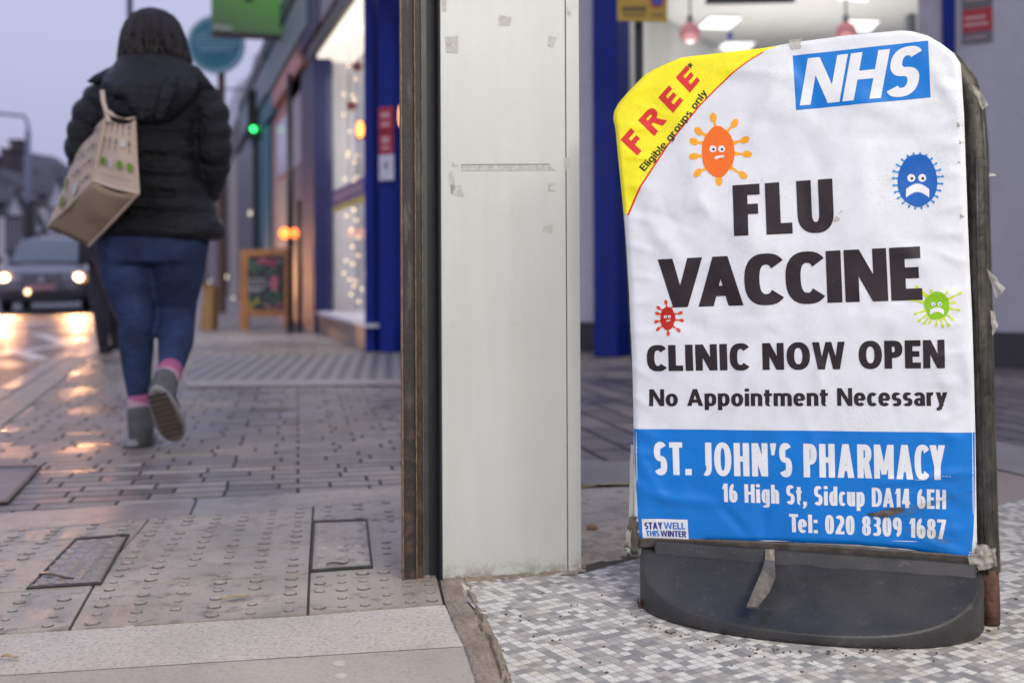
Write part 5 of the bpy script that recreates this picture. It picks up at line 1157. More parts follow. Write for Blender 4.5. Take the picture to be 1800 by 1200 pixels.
mb = MB(); mb.prism([cbp(472, 494, .006), cbp(488, 494, .006), cbp(484, 512, .006), cbp(476, 512, .006)], (0, .004, 0)); mb.ball(cbp(480, 489, .008), .045, .004, .03, 12); mb.build('cup_drawing', M('cup_pink', (.45, .12, .17), .6), cb)
for x in (428, 502):
    mb = MB(); q = G(x, 574); mb.tube([q + Vector((0, .25, 0)), q + Vector((0, .06, .75))], .02, 8); mb.build('rear_leg', fr_, cb)
eb = G(361, 580); tb = thing('wooden_board', (eb.x, eb.y, 0), 'narrow ochre wooden board seen edge on beside the right knee of the walking woman', 'a-board')
mb = MB(); mb.prism([P(350, 580, eb.y), P(372, 580, eb.y), P(375, 505, eb.y), P(357, 505, eb.y)], (0, .3, 0)); mb.build('side', M('ochre_wood', (.33, .20, .075), .6, var=.2), tb, bevel=.01)
mb = MB(); mb.box(P(366, 503, eb.y + .15), .055, .17, .012); mb.build('top_rail', fr_, tb)
# ------------------------------------------------------------------ the walking woman, seen from behind
DW = G(250, 785).y                      # her standing foot
def ring(px, py, d, hw_px, hd, seg=20, e=2.2, wave=None, tilt=0):
    """horizontal ring: centre pixel, depth, half width in pixels, half depth in metres"""
    c = P(px, py, d); hw = hw_px / F * d; r = []
    for i in range(seg):
        a = 2 * math.pi * i / seg; x = hw * math.copysign(abs(math.cos(a)) ** (2 / e), math.cos(a)); y = hd * math.copysign(abs(math.sin(a)) ** (2 / e), math.sin(a))
        r.append(c + Vector((x, y, tilt * y + (wave(a) if wave else 0))))
    return r
def limb(mb, pts, seg=14, puff=None, n=6, mi=0):
    """pts: (px, py, depth, radius in pixels); resampled smoothly"""
    q = []; rr = []
    for k in range(len(pts) - 1):
        a, b = pts[k], pts[k + 1]
        for i in range(n if k < len(pts) - 2 else n + 1):
            t = i / n; p = P(lerp(a[0], b[0], t), lerp(a[1], b[1], t), lerp(a[2], b[2], t)); r = lerp(a[3], b[3], t) / F * p.y
            if puff: r *= 1 + puff[1] * (abs(math.sin(math.pi * (k * n + i) / puff[0])) - .6)
            q.append(p); rr.append(r)
    mb.tube(q, rr, seg, mi=mi); mb.ball(q[0], rr[0], seg=seg, mi=mi); mb.ball(q[-1], rr[-1], seg=seg, mi=mi)
wb = G(262, 785); woman = thing('person', (wb.x, wb.y, 0), 'woman walking away in black puffer jacket, blue jeans, pink socks and grey boots', 'person')
skin = M('skin', (.50, .32, .25), .5)
jm2, nt, bs = nodes('black_nylon'); v = coord(nt); n1 = tnoise(nt, v, 14, 5, .6); nt.links.new(mix(nt, (.004, .004, .0055), (.010, .010, .0135), n1), bs.inputs['Base Color']); bs.inputs['Roughness'].default_value = .40; bs.inputs['Specular IOR Level'].default_value = .5; bump(nt, bs, tnoise(nt, coord(nt, scale=(1, 1, 2.2)), 18, 5, .65), 1.0, .03)
jean, nt, bs = nodes('blue_denim'); v = coord(nt); n1 = tnoise(nt, v, 7, 5, .6); n2 = tnoise(nt, coord(nt, scale=(1, 1, 3)), 26, 4, .6); c = mix(nt, (.009, .018, .055), (.024, .052, .145), ramp(nt, n1, .35, .7)); nt.links.new(mix(nt, c, ramp(nt, n2, .3, .7, (.75,) * 3, (1.2,) * 3), 1, 'MULTIPLY'), bs.inputs['Base Color']); bs.inputs['Roughness'].default_value = .8; bump(nt, bs, n2, .5, .012)
d0 = DW
# one continuous body under the clothes: head, neck, trunk, arms with hands in the pockets, legs
body = MB()
c_ = P(270, 78, d0); body.ball(c_, .078, .095, .115, 18)
body.ball(c_ + Vector((0, .09, -.02)), .014, .02, .022, 8)                     # nose, turned away from us
for s in (-1, 1): body.ball(c_ + Vector((s * .078, 0, -.01)), .012, .02, .03, 8)   # ears
limb(body, [(270, 100, d0, 24), (270, 140, d0, 26)])
body.loft([ring(270, y, d0, w, h) for y, w, h in ((140, 40, .07), (165, 80, .09), (220, 74, .10), (300, 66, .10), (360, 76, .11), (420, 86, .12), (450, 88, .12))])
limb(body, [(185, 180, d0, 24), (150, 262, d0, 19), (188, 330, d0 + .2, 14)]); limb(body, [(355, 180, d0, 24), (382, 270, d0, 19), (352, 335, d0 + .2, 14)])
for hx, s in ((190, 1), (350, -1)):
    h0 = P(hx, 338, d0 + .21); body.ball(h0, .04, .022, .045, 10)
    for k, l in enumerate((.055, .065, .068, .06)): f0 = h0 + Vector(((k - 1.5) * .018, .01, -.035)); body.tube([f0, f0 + Vector((0, .012, -l * .6)), f0 + Vector((0, .03, -l))], [.008, .0075, .006], 7)
    body.tube([h0 + Vector((s * .035, 0, .0)), h0 + Vector((s * .055, .015, -.03)), h0 + Vector((s * .05, .02, -.055))], [.010, .009, .007], 7)
LEGL = [(219, 425, d0 + .02, 50), (225, 480, d0, 47), (232, 520, d0, 40), (238, 548, d0 - .02, 32), (240, 570, d0 - .02, 29.5), (240, 610, d0, 30), (241, 650, d0 + .01, 25), (246, 700, d0 + .01, 20)]
LEGR = [(316, 425, d0, 51), (313, 480, d0 + .03, 45), (310, 530, d0 + .07, 36), (310, 560, d0 + .07, 33), (309, 600, d0 - .04, 31), (303, 635, d0 - .15, 24), (297, 658, d0 - .22, 20)]
thin = lambda L_, k: [(a, b, c, r * k) for a, b, c, r in L_]
limb(body, thin(LEGL, .8) + [(247, 765, d0, 14)]); limb(body, thin(LEGR, .8) + [(290, 700, d0 - .27, 13)])
body.build('body', skin, woman, remesh=.012, smooth=True)
jb = MB(); limb(jb, LEGL, 20); limb(jb, LEGR, 20); jb.loft([ring(268, y, d0, w, h, 24) for y, w, h in ((372, 86, .125), (410, 95, .135), (440, 96, .14), (462, 90, .125))])
jb.build('jeans', jean, woman, remesh=.009, smooth=True, smoothit=3)
# quilted jacket
jk = MB(); rows = []
prof_ = [(104, 264, 50, .075), (122, 266, 66, .09), (140, 267, 84, .10), (160, 268, 96, .115), (185, 266, 96, .13), (220, 264, 92, .135), (260, 264, 88, .135), (300, 266, 86, .13), (335, 272, 90, .135), (365, 277, 99, .145), (392, 282, 108, .155), (414, 284, 113, .16), (424, 284, 106, .15)]
def pi(y, k):
    for a, b in zip(prof_, prof_[1:]):
        if a[0] <= y <= b[0]: return lerp(a[k], b[k], (y - a[0]) / (b[0] - a[0]))
    return prof_[-1][k]
seams = [214, 246, 280, 312, 344, 376, 421]
y = 104
while y <= 424:
    pf = 0
    for a, b in zip(seams, seams[1:]):
        if a <= y <= b: pf = math.sin(math.pi * (y - a) / (b - a)) ** .55
    if y < 214: pf = .8
    hw = pi(y, 2) * (1 + .07 * (pf - .8)); hd = pi(y, 3) * (1 + .30 * (pf - .8))
    rows.append(ring(pi(y, 1), y, d0, hw, hd, 48, 2.3, wave=lambda a, y=y: .006 * noise.noise(Vector((a * 2, y * .05, 0))))); y += 2.4
jk.loft(rows)
limb(jk, [(188, 168, d0, 34), (160, 205, d0 - .01, 33), (145, 255, d0, 31), (152, 290, d0 + .10, 28), (180, 325, d0 + .22, 24)], 18, (5, .17), n=8)
limb(jk, [(350, 168, d0, 34), (370, 205, d0, 33), (376, 255, d0, 31), (374, 300, d0 + .06, 29), (364, 335, d0 + .14, 24)], 18, (5, .17), n=8)
jk.build('jacket', jm2, woman, remesh=.0065, smooth=True, smoothit=1)
# the hood lying on her shoulders with its two stiff wings
hd = MB()
def rib(px, py, dd, w, h): return ring(px, py, d0 + dd, w, h, 28, 2.0)
hd.loft([rib(268, 101, -.035, 50, .098), rib(268, 106, -.04, 60, .112), rib(268, 122, -.05, 70, .115), rib(266, 140, -.08, 84, .11), rib(264, 160, -.10, 84, .11), rib(264, 180, -.11, 72, .10), rib(262, 200, -.12, 56, .085), rib(262, 214, -.12, 38, .06), rib(262, 221, -.12, 18, .035)])
for pts in ([(225, 128, -.08, 20), (195, 134, -.06, 16), (168, 140, -.05, 9), (153, 144, -.05, 3)], [(310, 122, -.08, 20), (340, 134, -.05, 18), (362, 150, -.04, 11), (377, 160, -.03, 4)]):
    limb(hd, [(a, b, d0 + c, r) for a, b, c, r in pts], 12)
for x0, y0, x1, y1 in ((225, 150, 250, 205), (300, 148, 280, 205), (190, 150, 225, 170)):
    limb(hd, [(x0, y0, d0 - .185, 13), (lerp(x0, x1, .5), lerp(y0, y1, .5), d0 - .20, 14), (x1, y1, d0 - .19, 9)], 10)
hood = hd.build('hood', jm2, woman, remesh=.009, smooth=True, smoothit=3)
hm, nt, bs = nodes('dark_brown_hair'); v = coord(nt, scale=(9, 9, 1)); n1 = tnoise(nt, v, 14, 4, .6); nt.links.new(mix(nt, (.005, .0035, .004), (.022, .011, .010), ramp(nt, n1, .35, .7)), bs.inputs['Base Color']); bs.inputs['Roughness'].default_value = .42; bump(nt, bs, n1, .6, .01)
hr = MB(); hr.loft([ring(x, y, d0 - .015, w, h, 32, 2.0, wave=(lambda a, y=y: .008 * noise.noise(Vector((a * 3, y, 0)))) if y > 90 else None) for x, y, w, h in ((269, 18, 10, .03), (269, 20, 20, .05), (269, 27, 32, .075), (269, 40, 42, .095), (269, 56, 50, .108), (270, 72, 53.5, .114), (271, 88, 57, .118), (272, 102, 60, .118), (272, 112, 59, .112), (272, 120, 50, .09))]); hr.build('hair', hm, woman, remesh=.006, smooth=True, smoothit=2)
random.seed(44); st = MB()
hp = [(18, 269, 8, .03), (22, 269, 22, .055), (30, 269, 35, .08), (42, 269, 44, .098), (58, 269, 51, .109), (74, 270, 55, .116), (90, 271, 58, .12), (104, 272, 61, .12), (116, 272, 61, .114), (126, 272, 57, .10)]
for i in range(620):
    a0_ = random.uniform(0, 2 * math.pi); pts_ = []; ra = []; sw_ = random.uniform(-.12, .12); lift = random.uniform(.985, 1.035); last = random.choice((6, 7, 8, 9, 10))
    for k, (y, x, w, h_) in enumerate(hp[:last]):
        a = a0_ + sw_ * k / 9 + .03 * math.sin(k + i); c0 = P(x, y + random.uniform(-1, 1), d0 - .015); pts_.append(c0 + Vector((w / F * d0 * lift * math.cos(a), h_ * lift * math.sin(a), 0))); ra.append(.0032 if k < last - 2 else .0026)
    st.tube(pts_, ra, 5)
st.build('hair_strands', hm, woman, smooth=True)
# socks and boots
pinkm = M('pink_sock', (.40, .11, .23), .85, var=.2, scale=30); pale = M('pale_pink_sock', (.45, .30, .34), .9); felt = M('grey_felt', (.105, .105, .108), .9, var=.2, scale=40, bmp=.4, bscale=120); trim = M('boot_trim', (.27, .27, .28), .8); solem = M('tan_sole', (.15, .12, .095), .85, var=.35, scale=50, bmp=.8, bscale=90, bdist=.004)
def tube_px(name, pts, mat, parent, seg=20, remesh=0, n=4):
    mb = MB(); limb(mb, pts, seg, n=n); return mb.build(name, mat, parent, smooth=True, remesh=remesh)
sk = tube_px('sock', [(246, 698, d0 + .01, 21), (247, 704, d0 + .01, 22)], pinkm, woman); tube_px('sock_cuff', [(246, 708, d0 + .01, 22.5), (247, 720, d0 + .01, 22.5)], pale, sk)
sk = tube_px('sock', [(299, 650, d0 - .20, 21.5), (297, 658, d0 - .22, 22)], pinkm, woman); tube_px('sock_cuff', [(294, 664, d0 - .235, 22.5), (292, 668, d0 - .245, 22.5)], pale, sk)
mb = MB(); limb(mb, [(247, 723, d0 + .005, 23), (248, 750, d0, 22.5), (248, 768, d0 + .01, 21)], 20); limb(mb, [(248, 770, d0 + .01, 20), (247, 771, d0 + .12, 20), (246, 768, d0 + .21, 15)], 16)
bt = mb.build('boot', felt, woman, remesh=.007, smooth=True, smoothit=2)
mb = MB(); out = []
for i in range(28):
    a = 2 * math.pi * i / 28; out.append((.050 * math.cos(a) * (1 - .12 * math.sin(a)), .135 * math.sin(a)))
bc = P(248, 785, d0 + .085); mb.prism([Vector((bc.x + x, bc.y + y, .006)) for x, y in out], (0, 0, .026)); mb.build('sole', trim, bt, bevel=.006)
# lifted boot: sole towards us, toe down
hx = P(276, 690, d0 - .33); tx = P(309, 768, d0 - .22); ax = (tx - hx).normalized(); side = Vector((1, 0, .35)); side = (side - ax * side.dot(ax)).normalized(); nn = side.cross(ax).normalized()
if nn.y > 0: nn = -nn
mb = MB(); limb(mb, [(291, 668, d0 - .25, 22.5), (287, 690, d0 - .27, 23), (286, 700, d0 - .265, 21)], 18)
q0 = lerp(hx, tx, .12) - nn * .045; mb.tube([q0, lerp(hx, tx, .5) - nn * .045, lerp(hx, tx, .9) - nn * .035], [.043, .044, .036], 16); mb.ball(q0, .043); mb.ball(lerp(hx, tx, .9) - nn * .035, .036)
bt = mb.build('boot', felt, woman, remesh=.007, smooth=True, smoothit=2)
Ls = (tx - hx).length * .5 + .022; mid_ = (hx + tx) / 2
def sl(k, th, off, mat, nm, par):
    mb = MB(); pts = []
    for i in range(32):
        a = 2 * math.pi * i / 32; w = .050 - .010 * math.cos(2 * a - .6) * 0 + .006 * math.sin(a); waist = 1 - .10 * math.exp(-((math.sin(a) + .15) / .35) ** 2)
        pts.append(mid_ + side * (w * k * waist * math.cos(a)) + ax * (Ls * (1 if k > .95 else .93) * math.sin(a)) + nn * off)
    mb.prism(pts, nn * th); return mb.build(nm, mat, par, bevel=.004)
s1 = sl(1.08, .022, -.018, trim, 'sole_edge', bt); s2 = sl(.94, .006, .004, solem, 'sole', bt)
mb = MB()
for i in range(9):
    c = lerp(hx, tx, .02 + .11 * i) + nn * .011; mb.box(c, .034, .006, .002, side, ax, nn)
mb.build('sole_tread', M('sole_dark', (.07, .055, .045), .9), bt)
# ---- tote bag
bagm, nt, bs = nodes('natural_canvas'); v = coord(nt); n1 = tnoise(nt, v, 8, 4); nt.links.new(mix(nt, (.50, .385, .29), (.60, .48, .375), n1), bs.inputs['Base Color']); bs.inputs['Roughness'].default_value = .85; bump(nt, bs, tnoise(nt, v, 60, 5), .4, .004)
bagb = M('tan_canvas_base', (.33, .25, .16), .85, var=.1, bmp=.3, bscale=80)
a, b, c, d, f, e = P(186, 205, 3.98), P(236, 212, 3.95), P(243, 340, 3.92), P(165, 318, 3.98), P(84, 398, 4.26), P(156, 432, 4.2)
g = P(138, 262, 4.25); h = P(212, 330, 4.22)
bag = thing('tote_bag', tuple(d), 'tan canvas tote bag printed with cutlery and little green trees hanging from her left shoulder', 'bag')
def face(mb, q, n, bul, dirn):
    g_ = []
    for j in range(n + 1):
        r = []
        for i in range(n + 1):
            s, t = i / n, j / n; p = lerp(lerp(q[0], q[1], s), lerp(q[3], q[2], s), t); r.append(p + dirn * (bul * math.sin(math.pi * s) * math.sin(math.pi * t) + .010 * noise.noise(p * 9)) + Vector((0, 0, -.02 * math.sin(math.pi * s) * (1 - t) ** 3)))
        g_.append(r)
    mb.grid(g_)
mb = MB(); face(mb, (a, b, c, d), 12, .018, Vector((0, -1, 0))); face(mb, (a, d, f, g), 12, .015, Vector((-1, -.4, 0))); face(mb, (b, h + Vector((.02, 0, .25)), h, c), 6, 0, Vector((1, 0, 0))); face(mb, (g, f, e, h), 6, 0, Vector((0, 1, 0)))
mb.build('bag_body', bagm, bag, smooth=True)
mb = MB(); face(mb, (d, c, e, f), 10, .012, Vector((0, -.5, -.8))); mb.build('bag_base', bagb, bag, smooth=True, solid=.003)
for q in ((d, c), (d, f), (c, e), (d, a), (c, b)):
    mb = MB(); mb.tube([q[0], lerp(q[0], q[1], .5) + Vector((0, -.004, -.004)), q[1]], .006, 8); mb.build('piping', bagm, bag)
mb = MB(); mb.grid([[P(x - 4, y, dd), P(x + 4, y, dd)] for x, y, dd in ((180, 160, 4.06), (182, 180, 4.02), (188, 200, 3.97), (192, 215, 3.955))]); mb.grid([[P(x - 4, y, dd), P(x + 4, y, dd)] for x, y, dd in ((190, 195, 3.96), (200, 205, 3.95), (222, 210, 3.94), (236, 206, 3.945))]); mb.build('strap', bagm, bag, solid=.004)
def onface(q, s, t, o, dirn, bul): p = lerp(lerp(q[0], q[1], s), lerp(q[3], q[2], s), t); return p + dirn * (o + bul * math.sin(math.pi * s) * math.sin(math.pi * t))
def blob(mb, q, s, t, rs, rt, o, dirn, bul, n=12): mb.poly([onface(q, s + rs * math.cos(2 * math.pi * i / n), t + rt * math.sin(2 * math.pi * i / n), o + .006, dirn, bul) for i in range(n)])
blkp = M('print_black', (.03, .025, .03), .8); grp = M('print_green', (.12, .24, .02), .8); whtp = M('print_white', (.55, .55, .52), .8)
for q, dirn, bul, ns in (((a, b, c, d), Vector((0, -1, 0)), .018, 5), ((a, d, f, g), Vector((-.9, -.45, 0)), .015, 4)):
    mb = MB(); mg = MB(); mw = MB()
    for r_, t in enumerate((.16, .40)):
        for i in range(ns):
            s = .14 + .72 * i / (ns - 1)
            if (r_, i) == (1, 3): blob(mw, q, s, t - .04, .09, .06, .004, dirn, bul); continue
            blob(mb, q, s, t + .045, .011, .05, .004, dirn, bul, 8); blob(mb, q, s, t - .04, .026, .026, .0045, dirn, bul, 8)
            for k in (-1, 1): blob(mb, q, s + k * .022, t - .085, .009, .03, .0045, dirn, bul, 6)
    for s in (.18, .62, .86): blob(mg, q, s, .67, .075, .062, .004, dirn, bul)
    for k in range(5): blob(mw, q, .40, .61 + k * .028, .07, .010, .004, dirn, bul, 8)
    for i in range(11): blob(mb, q, .15 + i * .07, .86, .022, .006, .004, dirn, bul, 6)
    mb.build('cutlery_print', blkp, bag); mg.build('tree_print', grp, bag); mw.build('white_print', whtp, bag)

# ------------------------------------------------------------------ the second walker, half hidden
D2 = G(182, 622).y; w2 = G(186, 622)
p2 = thing('person', (w2.x, w2.y, 0), 'walker in dark trousers and coat further off, half hidden behind the tote bag', 'person')
mb = MB(); hc = P(190, 262, D2); mb.ball(hc, .078, .095, .115, 14); mb.ball(hc + Vector((0, .09, -.02)), .014, .02, .022, 8); limb(mb, [(190, 275, D2, 12), (190, 300, D2, 13)]); mb.loft([ring(188, y, D2, w, .09) for y, w in ((300, 25), (312, 42), (360, 38), (430, 40), (450, 38))])
limb(mb, [(146, 315, D2, 11), (140, 365, D2, 9), (146, 415, D2 + .1, 7)]); limb(mb, [(230, 315, D2, 11), (236, 365, D2, 9), (230, 415, D2 + .1, 7)])
l1 = [(176, 445, D2, 22), (176, 500, D2, 17), (179, 560, D2 - .03, 14), (182, 608, D2, 10)]; l2 = [(203, 445, D2, 22), (204, 500, D2 + .06, 17), (205, 555, D2 + .12, 13), (204, 598, D2 + .1, 10)]
limb(mb, thin(l1, .8)); limb(mb, thin(l2, .8))
for px in (148, 228):
    h0 = P(px, 425, D2 + .1); mb.ball(h0, .03, .02, .045, 8)
    for k in range(4): f0 = h0 + Vector(((k - 1.5) * .014, 0, -.03)); mb.tube([f0, f0 + Vector((0, .01, -.05))], [.008, .006], 6)
    mb.tube([h0 + Vector((.02, .01, 0)), h0 + Vector((.035, .02, -.04))], [.009, .007], 6)
mb.build('body', skin, p2, remesh=.013, smooth=True)
dtr = M('charcoal_trousers', (.028, .026, .034), .8); dco = M('dark_coat', (.022, .021, .026), .75)
mb = MB(); limb(mb, l1, 16); limb(mb, l2, 16); mb.build('trousers', dtr, p2, remesh=.012, smooth=True, smoothit=2)
mb = MB(); mb.loft([ring(188, y, D2, w, h_) for y, w, h_ in ((292, 18, .07), (302, 34, .10), (315, 48, .13), (360, 46, .14), (420, 48, .15), (462, 50, .16))]); limb(mb, [(148, 315, D2, 15), (140, 365, D2, 13), (147, 412, D2 + .1, 10)]); limb(mb, [(228, 315, D2, 15), (236, 365, D2, 13), (229, 412, D2 + .1, 10)]); mb.build('coat', dco, p2, remesh=.014, smooth=True, smoothit=2)
mb = MB(); mb.loft([ring(190, y, D2, w, h_) for y, w, h_ in ((236, 8, .04), (242, 17, .08), (258, 22, .11), (275, 22, .11), (288, 18, .09))]); mb.build('hair', hm, p2, smooth=True)
for (x, y, dd) in ((182, 614, 0), (203, 606, .1)):
    mb = MB(); q = P(x, y, D2 + dd); mb.ball(q + Vector((0, .06, -.005)), .045, .13, .045, 14); mb.build('shoe', dtr, p2, smooth=True)
mb = MB(); mb.prism([P(160, 452, D2 - .2), P(166, 452, D2 - .2), P(208, 560, D2 - .12), P(203, 562, D2 - .12)], (0, .01, 0)); mb.build('coat_belt', M('mauve_belt', (.09, .06, .085), .7), p2)

# ------------------------------------------------------------------ oncoming car
RZ = -.111; kdir = Vector((-.2725, 1, 0)).normalized(); kr = Vector((kdir.y, -kdir.x, 0))
cf = P(73, 485, 21.9); cf.z = RZ
car = thing('car', tuple(cf), 'grey hatchback driving towards us with both headlights lit', 'car')
carp = M('grey_car_paint', (.115, .11, .14), .28, .6, coat=.6); cdk = M('car_black', (.02, .02, .022), .4); scr = glass_mat('windscreen', (.35, .4, .45), .5, .05)
def cp(x, y, z): return cf + kr * x + kdir * y + Vector((0, 0, z))
def cring(y, hw, z0, z1, top=.9):
    pts = []
    for i in range(28):
        a = 2 * math.pi * i / 28 + .001; cx_, sz_ = math.copysign(abs(math.cos(a)) ** .42, math.cos(a)), math.copysign(abs(math.sin(a)) ** .5, math.sin(a))
        w = hw * (1 if sz_ < .1 else lerp(1, top, sz_)); pts.append(cp(w * cx_, y, (z0 + z1) / 2 + (z1 - z0) / 2 * sz_))
    return pts
mb = MB(); mb.loft([cring(0, .70, .24, .66), cring(.05, .80, .20, .74), cring(.22, .86, .18, .80), cring(.6, .89, .18, .90), cring(1.05, .89, .18, .97), cring(2.0, .89, .18, .98), cring(3.3, .89, .18, .98), cring(4.0, .84, .22, .95), cring(4.15, .76, .3, .8)]); mb.build('body', carp, car, smooth=True)
mb = MB(); mb.loft([cring(1.0, .76, .93, .96, 1), cring(1.75, .66, .94, 1.46, .92), cring(2.2, .64, .94, 1.52, .92), cring(3.1, .63, .94, 1.50, .92), cring(3.8, .60, .94, 1.1, .95)]); mb.build('cabin', carp, car, smooth=True)
mb = MB(); mb.grid([[cp(lerp(-.70, .70, i / 8) * w, y, z + .012 * math.sin(math.pi * i / 8)) for i in range(9)] for y, z, w in ((1.0, .985, 1), (1.35, 1.24, .93), (1.70, 1.455, .84))]); mb.build('windscreen', M('windscreen_glass', (.14, .17, .20), .08, 0, coat=.3), car, smooth=True)
gr_ = MB(); gr_.prism([cp(-.42, -.015, .56), cp(.42, -.015, .56), cp(.36, -.015, .70), cp(-.36, -.015, .70)], kdir * .05); gri = gr_.build('grille', cdk, car)
mb = MB(); [mb.box(cp(0, -.02, z), .38, .012, .008, kr, kdir) for z in (.60, .645)]; mb.tube([cp(0, -.03, .635), cp(0, -.01, .635)], .055, 16, up=(0, 0, 1)); mb.build('grille_trim', M('chrome', (.5, .5, .52), .2, .9), gri)
mb = MB(); mb.prism([cp(-.62, -.01, .24), cp(.62, -.01, .24), cp(.58, -.01, .40), cp(-.58, -.01, .40)], kdir * .06); mb.build('bumper_intake', cdk, car)
mb = MB(); mb.prism([cp(-.26, -.03, .44), cp(.26, -.03, .44), cp(.26, -.03, .545), cp(-.26, -.03, .545)], kdir * .03); mb.build('number_plate', M('plate_red_reflection', (.42, .24, .25), .4), car)  # reddish reflection put into the plate colour
hl_ = E('headlight_glow', (1, .70, .42), 9); fl_ = E('fog_glow', (1, .62, .35), 4.5)
for s in (-1, 1):
    mb = MB(); mb.ball(cp(s * .665, .06, .67), .105, .07, .085, 16); hlo = mb.build('headlight', hl_, car, smooth=True); mb = MB(); mb.ball(cp(s * .66, .09, .66), .17, .07, .125, 18); mb.build('lens', E('headlight_halo', (1, .40, .15), .55), hlo, smooth=True)  # outer glowing shell, no real lens, imitates the warm halo round the headlight
    q = cp(s * .665, -.15, .67); lamp('SPOT', 'headlight_beam', tuple(q), 340, (1, .46, .20), (q.x * .15, 1.5, -.35), spot_size=R(75), spot_blend=.6, shadow_soft_size=.08)
    mb = MB(); [mb.tube([cp(s * .82, y, .315), cp(s * .66, y, .315)], .315, 22, up=(0, 0, 1)) for y in (.78,)]; w_ = mb.build('wheel', M('tyre', (.02, .02, .02), .8), car); mb = MB(); mb.tube([cp(s * .83, .78, .315), cp(s * .80, .78, .315)], .2, 16, up=(0, 0, 1)); mb.build('rim', M('alloy', (.4, .4, .42), .3, .8), w_)
    mb = MB(); mb.tube([cp(s * .82, 3.4, .315), cp(s * .66, 3.4, .315)], .315, 22, up=(0, 0, 1)); mb.build('wheel', M('tyre', (.02, .02, .02), .8), car)
    mb = MB(); mb.ball(cp(s * .95, 1.2, 1.02), .10, .06, .07, 10); mb.build('wing_mirror', carp, car, smooth=True)
mb = MB(); mb.ball(cp(-.25, -.03, .40), .055, .03, .055, 12); mb.build('fog_lamp', fl_, car)
# a second car, only its headlight reaching into the frame at the left edge
# ------------------------------------------------------------------ street lamps
lpm = M('lamp_post_grey', (.17, .18, .26), .5)
q = G(50, 505); q = Vector((P(50, 400, 38).x, 38, 0)); sl_ = thing('street_lamp', tuple(q), 'distant grey street lamp with an arm reaching left above the tudor houses', 'street lamp')
top = P(50, 204, 38); mb = MB(); mb.tube([q, Vector((q.x, q.y, top.z - .5)), ], .09, 12); mb.tube([Vector((q.x, q.y, top.z - 1.6)), Vector((q.x, q.y, top.z - .3)), top + Vector((-.12, 0, 0)), P(30, 203, 38), P(0, 200, 38), P(-12, 199, 38)], .05, 10); mb.build('pole', lpm, sl_, smooth=True)
mb = MB(); mb.box(P(-20, 200, 38), .25, .1, .06); mb.build('lamp_head', lpm, sl_, bevel=.02)
mb = MB(); mb.tube([q, q + Vector((0, 0, 3.0))], .17, 12); mb.build('base', dark, sl_)
q = Vector((P(228, 10, 26).x, 26, 0)); s2_ = thing('street_lamp', tuple(q), 'tall dark lamp column rising behind the head of the walking woman', 'street lamp')
mb = MB(); mb.tube([q, q + Vector((0, 0, 9))], .068, 12); mb.build('pole', M('navy_post', (.03, .03, .07), .5), s2_, smooth=True); mb = MB(); mb.tube([q, q + Vector((0, 0, 1.2))], .10, 12); mb.build('base', dark, s2_); mb = MB(); mb.box(q + Vector((-.6, 0, 9)), .5, .12, .06); mb.build('lamp_head', lpm, s2_)
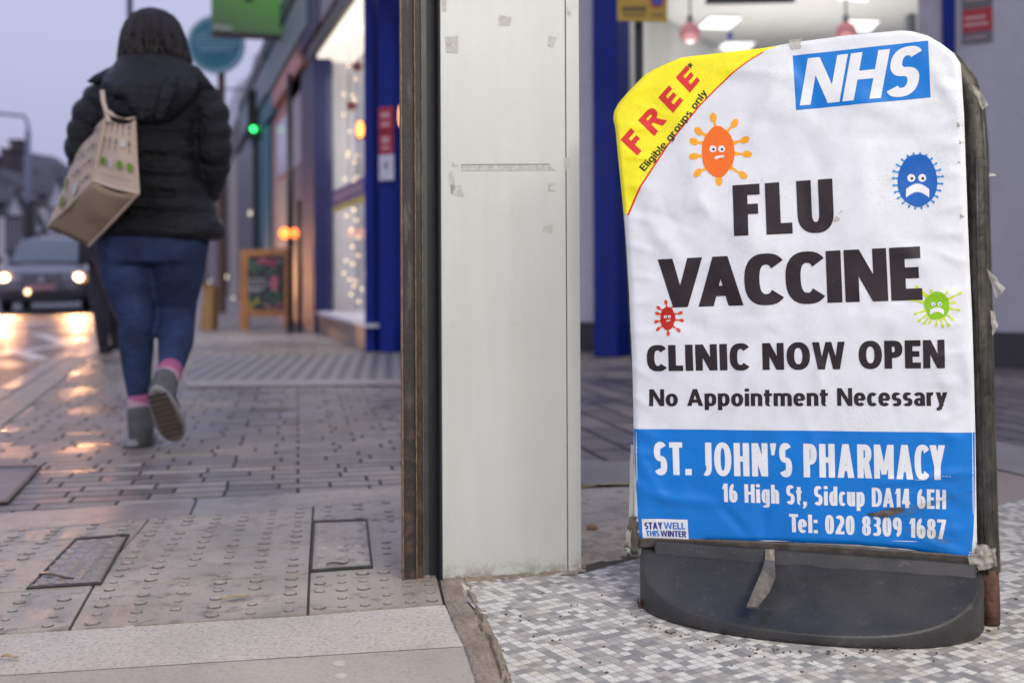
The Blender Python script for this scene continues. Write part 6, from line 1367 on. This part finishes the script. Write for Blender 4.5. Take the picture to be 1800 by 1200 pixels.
# ------------------------------------------------------------------ tudor houses across the road
roofm = M('hazed_dark_tiles', (.12, .115, .135), .8, var=.25, scale=3); plas = M('white_plaster', (.82, .80, .84), .8); timb = M('dark_timber', (.10, .085, .09), .8); brick = M('brick_wall', (.24, .20, .20), .85, var=.2)  # roof tiles lightened to carry the distant dusk haze
hn = Vector((kdir.y, -kdir.x, 0))       # faces the road
def fr(px): # point on the frontage line over the road at this pixel column
    X0 = -13.8; r = ray(px, HZ); t = r.x / r.y; d = (X0 + .2725 * 6.2) / (t + .2725); return Vector((t * d, d, RZ))
def house(pa, pb_, eave, ridge, gables, label, chim=(), dd=(64, 67)):
    a, b = P(pa, HZ, dd[0]), P(pb_, HZ, dd[1]); a.z = b.z = RZ; kdir = (b - a).normalized(); hn = Vector((kdir.y, -kdir.x, 0)); t = thing('tudor_house', tuple((a + b) / 2), label, 'house'); L_ = b - a; back = -hn * 9
    mb = MB(); mb.prism([a, b, b + back, a + back], (0, 0, eave)); mb.build('wall', brick, t)
    rf = MB(); m1, m2 = a + back * .5 + Vector((0, 0, ridge)), b + back * .5 + Vector((0, 0, ridge)); e1, e2 = a + hn * .4 + Vector((0, 0, eave - .1)), b + hn * .4 + Vector((0, 0, eave - .1)); e3, e4 = a + back + Vector((0, 0, eave)), b + back + Vector((0, 0, eave))
    rf.add([e1, e2, m2, m1, e4, e3], [(0, 1, 2, 3), (3, 2, 4, 5), (0, 3, 5), (1, 4, 2)]); rfo = rf.build('roof', roofm, t)
    for (s0, s1, gz, apex) in gables:
        p, q = a + L_ * s0 + hn * .5, a + L_ * s1 + hn * .5; m = (p + q) / 2
        g = MB(); g.prism([p, q, q + Vector((0, 0, gz)), m + Vector((0, 0, apex)), p + Vector((0, 0, gz))], -hn * 3.5); go = g.build('gable', plas, t)
        tb_ = MB()
        for k in range(5): c = lerp(p, q, .08 + k * .21); tb_.box(c + hn * .03 + Vector((0, 0, gz * .72)), .07, .02, gz * .26, kdir, hn)
        for zz in (.48, .98): tb_.box(m + hn * .035 + Vector((0, 0, gz * zz)), (q - p).length / 2, .02, .09, kdir, hn)
        tb_.build('timber', timb, go)
        wn_ = MB(); wn_.box(m + hn * .05 + Vector((0, 0, gz * .30)), (q - p).length * .32, .02, .7, kdir, hn); wn_.build('window', M('house_glass', (.10, .11, .14), .2), go)
        for sgn in (0, 1):
            r_ = MB(); u0 = (p, q)[sgn]; o_ = (u0 - m) * .05; r_.prism([u0 + o_ + hn * .25 + Vector((0, 0, gz - .1)), m + hn * .25 + Vector((0, 0, apex + .12)), m - hn * 3.6 + Vector((0, 0, apex + .12)), u0 + o_ - hn * 3.6 + Vector((0, 0, gz - .1))], (0, 0, .14)); r_.build('gable_roof', roofm, t)
    for (s, hz_) in chim:
        c = a + L_ * s + back * .45; mb = MB(); mb.box(c + Vector((0, 0, hz_ - .9)), .55, .45, .9, kdir, hn); mb.box(c + Vector((0, 0, hz_ + .05)), .65, .55, .12, kdir, hn); mb.build('chimney', M('chimney_brick', (.09, .07, .075), .85), rfo)
    return t
house(-60, 37, 4.7, 6.2, ((.58, .93, 3.9, 5.3),), 'tudor house at the left edge of the photo with one pale timbered gable', ((.5, 6.6),), (60, 63))
house(40, 67, 5.6, 7.3, ((.1, .85, 3.4, 4.4),), 'middle tudor house with a tall dark chimney behind the distant street lamp', ((.35, 8.2),), (73, 75))
house(65, 111, 6.3, 8.5, ((.1, .9, 5.4, 7.5),), 'tudor house with a tall white gable left of the tote bag', ((.2, 8.9), (.95, 9.6)), (79, 82))
house(109, 185, 7.0, 10.4, ((.2, .7, 6, 9),), 'furthest tudor house mostly hidden behind the tote bag and the elbow', ((.1, 11.0),), (88, 94))
b0 = P(425, 480, 90); tw = thing('pale_building', (b0.x, 90, 0), 'very pale distant building with a narrow top beyond the shops', 'building')
mb = MB(); pts = [P(x, y, 90) for x, y in ((405, 480), (405, 255), (398, 190), (415, 150), (440, 130), (447, 95), (462, 92), (468, 130), (500, 160), (500, 480))]; mb.prism(pts, (0, 6, 0)); mb.build('wall', M('pale_render', (.60, .58, .66), .8), tw)
mb = MB(); mb.tube([P(380, 156, 60), P(480, 160, 60)], .05, 6); tag(mb.build('overhead_cable', dark), 'thin dark cable crossing the pale gap beyond the round sign', 'cable')
